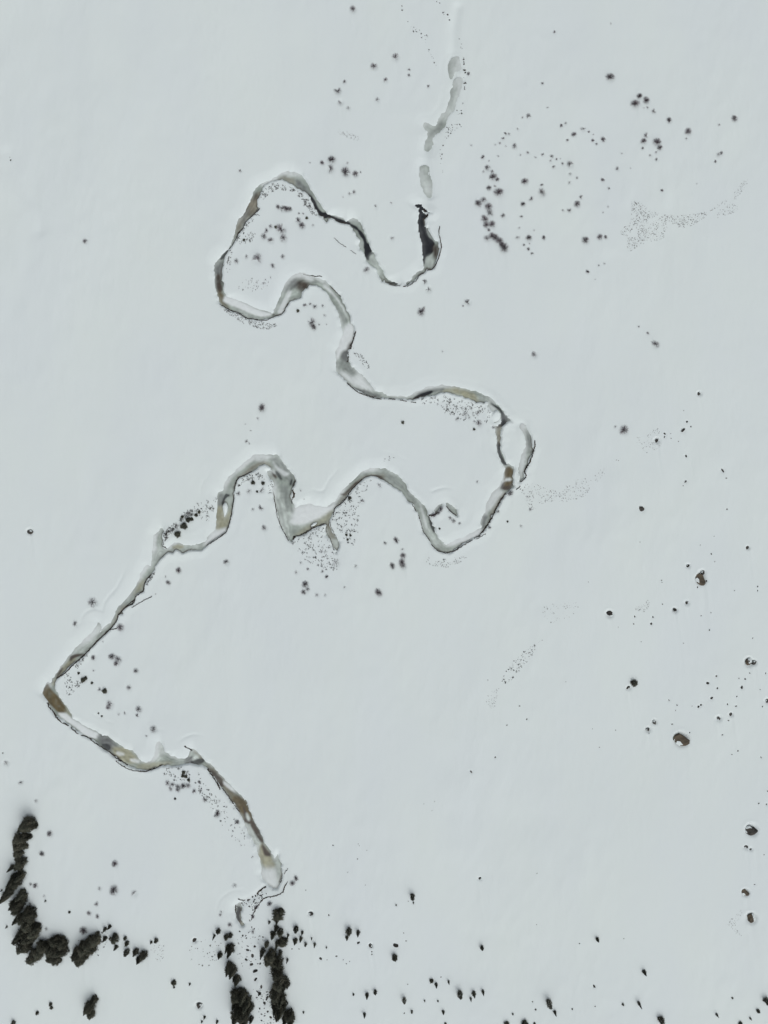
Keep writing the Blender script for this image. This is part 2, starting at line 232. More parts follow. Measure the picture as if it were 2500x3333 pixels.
# snow-filled reaches of the channel: shallow troughs
def trough(spec, wid, dep):
    global H
    P = catmull(pts(spec), False, 5); q = np.full((NY, NX), 99.0, np.float32); dist_to(P, False, q, wid*2.5)
    H -= dep*np.exp(-(q/wid)**2)*np.clip(D/.8, 0, 1)
trough('2 0 640,60 605,270 600,500 610,620 640,690', 1.6, .35)
trough('2 0 380,1260 360,1350 350,1450|2 0 385,1680 360,1760|2 1 330,60', 2.0, .35)
trough('2 2 1110,200 1160,215 1200,240', 1.5, .3)
trough('1 4 640,750 560,830 460,880 400,930', 1.2, .3)
trough('0 0 70,1330 130,1500 220,1640 340,1830|0 1 350,260', 2.2, .25)
WIND = np.array((.13, -.99))
def hollow(x, y, r, dep, tail):
    """scoured hollow round a thing and the faint twin ridges trailing down-wind of it"""
    L = tail; m = 3*r+1
    P = np.array([(x, y), (x+WIND[0]*L*2, y+WIND[1]*L*2)])
    i0, i1, j0, j1 = win(P, m+1)
    if i1 <= i0 or j1 <= j0: return
    X = gx[i0:i1][None, :]-x; Y = gy[j0:j1][:, None]-y
    q = np.hypot(X, Y); v = H[j0:j1, i0:i1]
    v -= dep*np.exp(-(q/(r*1.25))**4)
    v += dep*.11*np.exp(-((q-r*1.75)/(.35*r))**2)*np.clip(.4+Y/(r*2), 0, 1)
    if tail > 0:
        s = X*WIND[0]+Y*WIND[1]; tt = -X*WIND[1]+Y*WIND[0]
        ph = x*.7+y*.3; tt = tt+.022*(s-3)*math.sin(ph)*np.clip(s/6, 0, 1)+.25*np.sin(s*.35+ph)*np.clip(s/8, 0, 1)
        env = np.where(s > 0, np.exp(-s/(L*(.7+.4*math.sin(ph*3))))*np.clip(s/r, 0, 1), 0); q1 = .5+.5*math.sin(ph*5); wd_ = .55+.03*np.maximum(s, 0)
        v += env*(.12*(q1*np.exp(-((tt-r*.95)/wd_)**2)+(1.2-q1)*np.exp(-((tt+r*.95)/wd_)**2))-.09*np.exp(-(tt/(r*.8))**2))*min(1, dep*2.5)

# ------------------------------------------------------------------ materials
def mat(name):
    m = bpy.data.materials.new(name); m.use_nodes = True
    return m, m.node_tree, m.node_tree.nodes['Principled BSDF']
def node(t, k, **kw):
    n = t.nodes.new(k)
    for a, b in kw.items(): setattr(n, a, b)
    return n
def ramp_mat(name, c1, c2, scale, rough=.9, spec=.2, coord='Object', c3=None, bump=0, rand=False):
    m, t, b = mat(name)
    tc = node(t, 'ShaderNodeTexCoord'); nz = node(t, 'ShaderNodeTexNoise'); nz.inputs['Scale'].default_value = scale
    nz.inputs['Detail'].default_value = 5; cr_ = node(t, 'ShaderNodeValToRGB')
    e = cr_.color_ramp.elements; e[0].position = .35; e[1].position = .65
    e[0].color = (*c1, 1); e[1].color = (*c2, 1)
    if c3: x = e.new(.8); x.color = (*c3, 1)
    t.links.new(tc.outputs[coord], nz.inputs['Vector']); t.links.new(nz.outputs['Fac'], cr_.inputs['Fac'])
    outc = cr_.outputs[0]
    if rand:
        oi = node(t, 'ShaderNodeObjectInfo'); mp = node(t, 'ShaderNodeMapRange')
        mp.inputs['To Min'].default_value = .65; mp.inputs['To Max'].default_value = 1.35
        t.links.new(oi.outputs['Random'], mp.inputs['Value'])
        hv = node(t, 'ShaderNodeHueSaturation'); t.links.new(mp.outputs[0], hv.inputs['Value']); t.links.new(outc, hv.inputs['Color']); outc = hv.outputs[0]
    t.links.new(outc, b.inputs['Base Color'])
    b.inputs['Roughness'].default_value = rough; b.inputs['Specular IOR Level'].default_value = spec
    if bump:
        bp = node(t, 'ShaderNodeBump'); bp.inputs['Strength'].default_value = bump; bp.inputs['Distance'].default_value = .1
        t.links.new(nz.outputs['Fac'], bp.inputs['Height']); t.links.new(bp.outputs[0], b.inputs['Normal'])
    return m
# snow: nearly white, faint wind-packed grain
MSNOW, t, b = mat('wind packed snow')
tc = node(t, 'ShaderNodeTexCoord'); mp = node(t, 'ShaderNodeMapping'); mp.inputs['Rotation'].default_value = (0, 0, math.radians(-7)); mp.inputs['Scale'].default_value = (1, .5, 1)
n1 = node(t, 'ShaderNodeTexNoise'); n1.inputs['Scale'].default_value = .55; n1.inputs['Detail'].default_value = 6
n2 = node(t, 'ShaderNodeTexNoise'); n2.inputs['Scale'].default_value = .035; n2.inputs['Detail'].default_value = 8
t.links.new(tc.outputs['Object'], mp.inputs[0]); t.links.new(mp.outputs[0], n1.inputs['Vector']); t.links.new(mp.outputs[0], n2.inputs['Vector'])
cr_ = node(t, 'ShaderNodeValToRGB'); e = cr_.color_ramp.elements
e[0].position = .3; e[1].position = .7; e[0].color = (.715, .785, .80, 1); e[1].color = (.735, .81, .80, 1)
t.links.new(n2.outputs['Fac'], cr_.inputs['Fac']); t.links.new(cr_.outputs[0], b.inputs['Base Color'])
bp = node(t, 'ShaderNodeBump'); bp.inputs['Strength'].default_value = .5; bp.inputs['Distance'].default_value = .14
t.links.new(n1.outputs['Fac'], bp.inputs['Height']); t.links.new(bp.outputs[0], b.inputs['Normal'])
b.inputs['Roughness'].default_value = .95; b.inputs['Specular IOR Level'].default_value = .1
# stream ice and water: tint and gloss per vertex (what lies there: ice, slush, stained ice, open water)
MICE, t, b = mat('stream ice and water')
at = node(t, 'ShaderNodeAttribute', attribute_name='tint'); ag = node(t, 'ShaderNodeAttribute', attribute_name='gloss')
tc = node(t, 'ShaderNodeTexCoord'); n1 = node(t, 'ShaderNodeTexNoise'); n1.inputs['Scale'].default_value = .45; n1.inputs['Detail'].default_value = 7; n1.inputs['Distortion'].default_value = 1.2
t.links.new(tc.outputs['Object'], n1.inputs['Vector'])
mr = node(t, 'ShaderNodeMapRange'); mr.inputs['From Min'].default_value = .3; mr.inputs['From Max'].default_value = .7; mr.inputs['To Min'].default_value = .95; mr.inputs['To Max'].default_value = 1.04
t.links.new(n1.outputs['Fac'], mr.inputs['Value'])
hv = node(t, 'ShaderNodeHueSaturation'); t.links.new(at.outputs['Color'], hv.inputs['Color']); t.links.new(mr.outputs[0], hv.inputs['Value'])
t.links.new(hv.outputs[0], b.inputs['Base Color']); t.links.new(ag.outputs['Fac'], b.inputs['Roughness'])
b.inputs['Specular IOR Level'].default_value = .35
MTWIG = ramp_mat('shrub twigs', (.108, .085, .098), (.178, .145, .164), 3, rand=True)
MSTEM = ramp_mat('shrub stems', (.06, .049, .053), (.09, .075, .08), 3)
MNEED = ramp_mat('conifer needles', (.047, .053, .041), (.10, .098, .074), 1.6, .85, .15, rand=True)
MBARK = ramp_mat('bark', (.04, .03, .024), (.07, .055, .045), 4)
MROCK = ramp_mat('tawny boulder rock', (.06, .052, .041), (.135, .112, .082), 1.1, .9, .2, c3=(.10, .105, .06), bump=.6)
MROCKD = ramp_mat('dark boulder rock', (.03, .031, .03), (.075, .07, .062), 1.2, .9, .2, bump=.6, rand=True)
MSTUB = ramp_mat('dead stalks', (.035, .034, .033), (.09, .085, .08), .6, rand=False)
MPEB = ramp_mat('half-buried pebbles', (.11, .11, .108), (.26, .26, .255), .6)
MSOIL = ramp_mat('bank soil', (.022, .019, .016), (.075, .06, .05), .8)

# ------------------------------------------------------------------ helpers
def link(o, parent=None):
    col.objects.link(o)
    if parent: o.parent = parent
    return o
def mesh(name, V, F, m, smooth=False):
    me = bpy.data.meshes.new(name); me.from_pydata([tuple(v) for v in V], [], F); me.materials.append(m)
    if smooth: me.polygons.foreach_set('use_smooth', np.ones(len(me.polygons), bool))
    me.update(); return me
def grid_mesh(name, V, Q, m):
    me = bpy.data.meshes.new(name); V = np.asarray(V, np.float32); Q = np.asarray(Q, np.int32)
    me.vertices.add(len(V)); me.vertices.foreach_set('co', V.ravel())
    me.loops.add(Q.size); me.loops.foreach_set('vertex_index', Q.ravel())
    me.polygons.add(len(Q)); me.polygons.foreach_set('loop_start', np.arange(0, Q.size, 4, dtype=np.int32))
    me.polygons.foreach_set('use_smooth', np.ones(len(Q), bool))
    me.materials.append(m); me.update(calc_edges=True); return me
def ground(x, y):
    fx = min(max((x+MX)/CS, 0), NX-1.001); fy = min(max((y+MY)/CS, 0), NY-1.001)
    i, j = int(fx), int(fy); a, b2 = fx-i, fy-j
    return (H[j, i]*(1-a)+H[j, i+1]*a)*(1-b2)+(H[j+1, i]*(1-a)+H[j+1, i+1]*a)*b2
def chan(x, y):
    i = int(min(max((x+MX)/CS, 0), NX-1)); j = int(min(max((y+MY)/CS, 0), NY-1)); return D[j, i]

# ------------------------------------------------------------------ what stands on the snow: note-sheet positions
def rows(txt):
    for line in txt.strip().splitlines():
        t = line.split(); c, r = int(t[0]), int(t[1])
        for q in t[2:]: yield c, r, q.split(',')
SHRUBS = """
1 0 1390,72,32,M 1572,568,34,M 1318,705,20,M 1258,785,32,M 1282,882,28,L 1350,935,22,L 1600,862,26,L 418,1475,16,M 1020,1407,10,L 1125,1408,22,D 1208,1382,36,D 1197,1460,34,M 1342,1410,14,L 1328,1488,42,D 1412,1503,28,D 1460,1490,10,M 1400,1660,18,M 1360,1675,18,L 1305,1705,10,L 1583,1785,22,L 745,1790,22,D 785,1800,28,M 815,1805,28,D 845,1805,22,D 925,1845,10,M 962,1845,10,M
2 0 98,487,34,M 218,602,13,M 215,645,14,M 15,690,22,M 382,740,16,M 1472,270,14,M 730,632,16,D 1370,716,15,M 1413,926,12,L 1250,1003,24,M 1197,1015,10,M 1532,1086,16,D 1568,1065,16,L 1640,1165,24,D 1585,1213,15,M 1050,1150,16,M 1080,1152,16,L 1028,1190,16,M 1003,1235,12,M 963,1248,10,L 1130,1260,26,M 1055,1262,10,L 755,1253,12,L 1160,1110,14,L 1243,1315,14,M 1180,1338,12,L 1312,1358,12,L 1371,1332,14,M 1449,1348,18,M 1494,1376,12,M 1440,1388,14,L 1525,1372,8,L 1543,1413,14,M 1607,1420,30,M 1467,1440,16,M 855,1355,18,D 988,1348,12,L 910,1386,10,L 895,1445,28,M 935,1478,18,M 945,1525,34,D 982,1548,20,D 908,1622,24,D 960,1605,12,M 990,1658,44,D 860,1480,14,L 1218,1565,32,D 1365,1597,16,M 1365,1662,38,M 1270,1718,22,M 1200,1762,24,D 1607,1505,18,L 1600,1580,18,L 1600,1815,22,M 1545,1815,14,L 815,1755,34,D 860,1725,34,M 905,1785,36,D 915,1835,34,M
2 1 872,165,36,D 885,215,30,D 935,208,34,D 907,258,18,M 1028,135,24,M 1188,145,16,M 1168,238,14,L 1155,325,22,L 1252,328,28,D 1380,328,20,D 1298,265,10,L 1210,390,12,M 1255,380,12,L 1248,425,14,D 1280,465,16,M 890,330,28,M 935,310,32,D 965,325,32,D 1000,355,34,D 1040,415,40,D 1020,385,28,D 70,328,22,L 350,708,24,M 385,775,28,L 320,968,36,D 345,935,14,M 725,882,28,M 683,916,10,M 505,1312,10,L 1298,1336,30,M 60,30,14,L
3 0 302,203,10,L 295,668,38,D 548,830,28,D 606,867,32,D 512,897,38,D 585,932,10,L 617,930,14,L 672,963,22,M 803,1040,26,D 967,1138,32,D 950,1200,14,L 1233,1082,11,M 1365,1026,28,D 110,1140,12,M 60,1110,26,L 145,1213,14,D 178,1245,12,M 235,1205,24,D 150,1163,10,L 605,1175,24,M 583,1222,28,D 572,1283,14,M 697,1230,36,D 720,1280,26,D 690,1318,16,L 638,1345,14,L 693,1380,16,M 1225,1340,22,L 1252,1325,18,M 1200,1398,14,M 355,1460,20,M 395,1328,10,L 472,1455,9,L 230,1555,17,D 283,1632,12,M 45,1705,20,M 10,1762,30,D 740,1648,14,D 232,1838,8,M 1040,1592,8,L 8,1540,12,M
3 1 80,350,34,D 205,325,26,D 255,325,18,D 100,622,18,D 245,553,12,L 197,570,12,L 165,690,8,L 543,1097,10,M 620,1153,14,M 685,1245,36,M 275,65,12,L
0 1 740,362,26,M
1 1 915,175,28,M 950,222,30,D 1045,222,14,L 680,232,20,M 770,255,48,M 790,330,36,M 640,270,24,M 620,318,30,M 680,350,28,M 465,492,22,L 565,512,46,M 785,492,22,M 700,573,24,M 383,533,24,M 618,722,14,L 683,675,10,L 975,912,20,M 1020,900,14,M 1060,920,22,M 1130,915,18,L 1035,1060,40,M 1050,1100,28,D 1100,1078,10,M 1145,1000,14,L 1165,1080,10,L 1510,605,32,M 605,1800,36,D
0 2 800,1755,44,M 1540,1478,28,D 1452,1585,22,D 1425,1530,14,L 1530,1095,30,L 1480,1140,26,L 1620,990,24,L 1435,1190,16,M
1 2 568,163,14,L 470,362,16,M 495,383,12,L 462,215,8,L 508,268,10,L 295,1405,28,M 623,1110,28,M 595,935,26,M 525,950,18,L 490,795,26,L 600,780,30,L 400,810,22,M 978,1598,32,D 965,1665,24,D 1000,1640,22,M 1078,1690,22,L 1163,1532,18,D 1150,1690,14,L 900,1495,20,L 1125,1485,14,M 1000,1465,14,M 1415,1440,20,L 1612,1668,38,D 1245,1410,36,L 940,790,12,L 970,865,10,L 1620,740,24,L 1470,880,20,M 1320,1625,14,L 940,1410,16,L 1120,1310,18,L
2 2 105,1215,28,D 165,1350,28,D 155,1408,34,D 165,1440,30,M 72,1437,28,D 160,1295,16,L 10,1240,18,M 820,205,32,M 780,190,16,L 630,165,24,L 700,125,30,L 810,118,20,L 735,155,16,L 1090,810,28,D 430,1000,26,D 490,950,26,D 470,980,18,D 600,1050,24,M 570,1025,18,M 655,1070,16,M 915,1105,18,M 810,712,16,L 1185,1095,16,L 985,970,20,M 1020,865,16,M 945,240,14,M 1240,840,14,L 1265,950,14,M
3 2 415,265,40,D 340,235,16,L
0 3 650,213,26,M 1038,245,34,D 890,368,10,L 805,507,24,D 965,497,30,D 1020,520,34,M 1005,557,26,D 1175,620,26,M 806,620,12,L 1115,767,26,M 855,780,18,M 945,915,36,M 930,940,20,M 1197,950,32,M 1188,1005,18,M 1080,985,18,L 1025,997,12,L 1325,1125,36,M 1265,1180,14,L 1450,1590,26,M 1490,1605,24,M 1540,1620,28,M 1585,1615,26,D 1625,1610,26,M 1535,1650,24,M 1475,1640,22,M 55,1415,28,L 180,1580,26,L 310,1745,20,L 665,745,16,L 715,520,12,M
1 3 65,1580,16,D 20,1660,24,M 75,1655,18,M 115,1730,26,M 300,1795,8,M 220,1845,30,M 240,1740,10,L
0 4 428,302,28,D 362,475,26,D 992,562,30,D 265,740,16,M 305,752,24,D 985,788,42,D 860,775,22,L 1160,815,30,L 832,907,22,M 770,988,24,M 840,1015,22,M 722,1140,38,D 400,1125,22,L 345,1085,16,L 380,840,14,L 260,905,12,M
1 4 210,135,28,M 390,200,22,D 870,725,26,D 900,685,24,D 370,745,24,L 425,400,10,L 255,970,16,L 245,1000,16,M 672,903,24,D 330,1085,24,M 527,1015,18,D 560,930,18,D 530,1145,20,M
"""
TREES = """
0 4 245,205,45,70 205,245,42,62 270,235,38,50 165,340,40,45 215,330,36,45 255,330,22,30 160,400,36,42 215,405,28,26 168,470,36,34 140,522,14,14 185,545,42,50 150,585,26,34 95,600,22,40 175,590,26,30 175,670,38,60 120,700,48,75 100,760,48,80 60,830,42,80 25,870,30,55 150,720,32,55 185,830,42,60 160,890,48,70 115,920,34,50 150,955,36,45 200,880,32,45 255,975,44,60 215,1020,44,60 150,1040,34,55 270,1020,36,48 250,1080,44,60 215,1120,40,60 180,1170,40,65 300,1140,46,60 150,1215,30,45 250,1190,46,65 285,1190,40,50 200,1270,42,60 235,1280,38,45 370,1265,44,55 345,1310,46,60 290,1360,46,60 330,1350,36,50 485,1230,50,55 540,1240,44,50 450,1290,46,60 510,1300,50,60 555,1310,36,45 450,1360,40,50 490,1380,40,45 830,1210,44,50 780,1240,48,60 735,1280,48,60 690,1330,50,65 740,1340,40,50 690,1400,34,40 800,1290,36,45 655,1340,30,45 905,1130,18,26 945,1108,17,24 848,1158,12,16 905,1210,20,28 995,1205,30,38 950,1205,8,14 1082,1204,13,17 1097,1248,17,22 1000,1285,19,28 1095,1325,22,32 1172,1325,28,38 1205,1385,30,42 1245,1345,30,38 1307,1240,12,16 1350,1222,16,20 810,1740,34,50 775,1790,38,55 790,1850,32,42 745,1830,26,38 437,1775,13,16 445,1805,13,14 322,1850,13,16 115,1935,16,24 598,982,10,11 390,886,8,12 55,1110,9,16 1505,1582,20,20 1505,1625,8,9 1640,1600,10,14 10,795,8,14
1 4 745,995,44,48 770,965,22,25 735,1055,18,34 728,1115,22,30 765,1145,26,30 700,1172,28,36 830,1180,12,20 668,1065,12,16 900,1120,20,27 953,1155,13,20 940,1208,16,26 893,1225,22,28 982,1252,11,18 1060,1258,13,22 1162,1280,8,10 1034,1205,7,13 785,1230,36,38 815,1215,18,22 735,1255,22,45 648,1250,18,28 608,1325,24,48 690,1340,44,50 660,1390,34,40 715,1400,34,40 762,1335,22,38 755,1400,30,50 230,1138,18,22 190,1190,12,26 300,1185,20,24 335,1172,18,20 333,1300,38,60 242,1345,24,32 320,1440,26,50 310,1490,24,40 740,1480,50,60 760,1560,50,70 800,1600,36,60 350,1480,40,60 390,1560,34,50 390,1680,46,60 370,1720,30,40 440,1700,46,70 470,1760,48,70 400,1790,50,80 440,1830,50,80 500,1810,34,60 380,1870,48,80 450,1900,50,70 510,1910,20,40 730,1660,50,70 770,1720,44,70 725,1780,46,70 760,1830,46,70 740,1870,36,50 800,1780,26,50 840,1860,40,50 850,1910,44,60 800,1920,30,50 823,1395,11,22 1357,1135,24,28 1340,1195,15,22 1435,1155,18,28 1512,1700,18,28 1583,1667,14,20 1490,1868,14,24 1395,1688,8,10 108,1888,12,18 217,1925,10,16 85,1925,9,14 963,1845,9,12 585,1680,12,12
2 4 245,842,18,26 254,899,7,11 105,916,7,9 92,1365,22,26 847,1290,14,20 410,1572,16,14 451,1612,15,23 560,1588,10,20 657,1690,21,34 778,1690,19,29 750,1735,10,20 857,1677,14,26 175,1740,16,26 351,1748,8,11 466,1750,8,11 512,1845,14,20 1427,1765,22,40 1478,1850,14,25 1310,1820,7,7 1113,1862,7,9 1300,1940,10,10 1215,1940,26,14 530,1942,10,8 1625,1814,6,7 240,1840,9,15 1060,1944,20,8
3 4 183,1212,16,23 589,1497,18,28 404,1772,9,12 548,1775,14,34 732,1906,24,32 1350,1720,8,9 1645,1745,22,34 1572,1832,13,18 1218,1868,11,22 1508,1900,9,17 1418,1938,16,14
1 1 723,237,11,11 992,158,11,11 915,960,12,12 450,348,10,10
0 2 1590,1095,26,26 1535,1165,24,24 1625,1040,20,20 1575,1015,12,12 1655,1035,14,14
1 2 528,720,16,16 614,725,14,14 563,797,9,9 1362,852,14,14 60,975,12,12 35,1000,14,14 1335,1170,10,10 1345,1210,9,9 1370,1175,9,9
2 2 163,200,12,12 780,257,10,10 480,1117,8,8 1068,1055,8,8
0 3 903,795,19,19 718,700,18,18 738,684,14,14 792,726,10,10 678,641,10,10 849,987,7,7 878,1013,8,8 1588,1497,14,14 1580,1527,13,13 1608,1532,12,12 1630,1562,12,12 1513,1724,9,9 25,1330,5,5
3 3 503,727,26,28
"""
BOULDERS = """
3 4 1520,270,45,D 1465,810,30,T 1513,1032,36,T 1472,420,17,D 1510,437,13,D
3 3 915,1215,54,T 855,95,22,D 1495,545,30,T 1540,548,22,D 1235,1033,19,D 1343,998,15,D 625,1132,17,D 685,1065,18,D 460,768,14,D 1659,880,20,D 290,128,24,D 960,32,16,D
3 2 1080,1555,44,T 1090,1500,22,D 970,1437,18,D 1485,1282,16,D 700,355,19,D
3 1 1066,1675,16,D
0 2 257,1140,25,D
2 4 830,695,14,D
1 4 25,1222,20,D 60,1785,30,D 1028,988,20,D 1545,1265,19,D
"""
STONES = """
3 2 960,192,11 993,237,7 925,268,22 768,296,11 766,324,10 817,297,4 821,337,5 885,363,5 950,488,12 1265,614,18 1298,680,7 948,710,13 924,746,5 568,943,26 1304,950,8 1194,1182,4 1074,1259,5 1168,1335,7 1198,1402,6 740,1562,6 742,1580,5 1130,1570,10 1050,1622,8 1370,1652,6 1570,1618,7 1570,1653,8 744,1769,7 551,1232,4 106,1577,4 930,97,4 1168,1843,6
3 3 506,150,9 664,155,9 500,215,7 651,214,12 1082,145,6 1154,267,7 930,382,6 563,369,4 365,242,4 1527,336,6 1215,667,10 1140,727,14 1223,770,9 1408,686,7 1464,691,9 1433,764,15 1174,860,14 1390,842,7 1311,909,9 1386,926,9 808,876,9 877,919,6 863,965,5 1005,928,5 1060,932,12 1084,916,10 1612,931,7 1641,642,8 1320,1050,7 1268,1175,8 833,1085,9 986,1155,8 1402,1315,8 1349,1345,6 1602,1370,9 1580,1767,7 1648,1775,9 145,1123,4 345,1134,5 205,1283,5 1655,1660,7 635,1163,5 443,775,8 1592,781,5 1500,640,7
2 3 897,699,5 1172,925,7 1235,1038,8 1061,1090,7 962,1369,8 753,1492,14 1573,716,4 1443,201,5 1387,71,4 1414,87,4 1368,355,4 437,1749,4 344,1770,4 416,1829,4
2 4 1321,643,5 1318,1087,4 106,1265,24 191,1228,8 169,1158,5 206,1602,6 493,1540,6 1284,1754,8 175,1853,7 208,883,4
3 4 1542,740,8 1624,482,5 155,1617,15 163,1786,6 411,1203,5 29,1247,6
0 0 90,1382,8 84,1358,5
1 4 1436,386,4 1446,402,4 1511,443,4 1431,516,6 1498,741,4 985,786,5 1347,629,5 1182,1000,9 1437,1240,14 1555,1318,8 1555,1342,9 1112,1377,14 1250,1355,10 1308,1385,6 1335,1420,5 1363,1400,5 1168,1385,5 925,1292,7 865,1292,6 1220,398,8 480,1305,16 525,1355,16 468,1388,14 540,1275,12 440,1180,11 515,1430,16 545,1490,22 550,1560,18 600,1625,16 650,1715,16 630,1765,14 655,1840,12 680,1890,14 590,1420,10 148,1435,8 160,1265,8 175,1360,8
"""
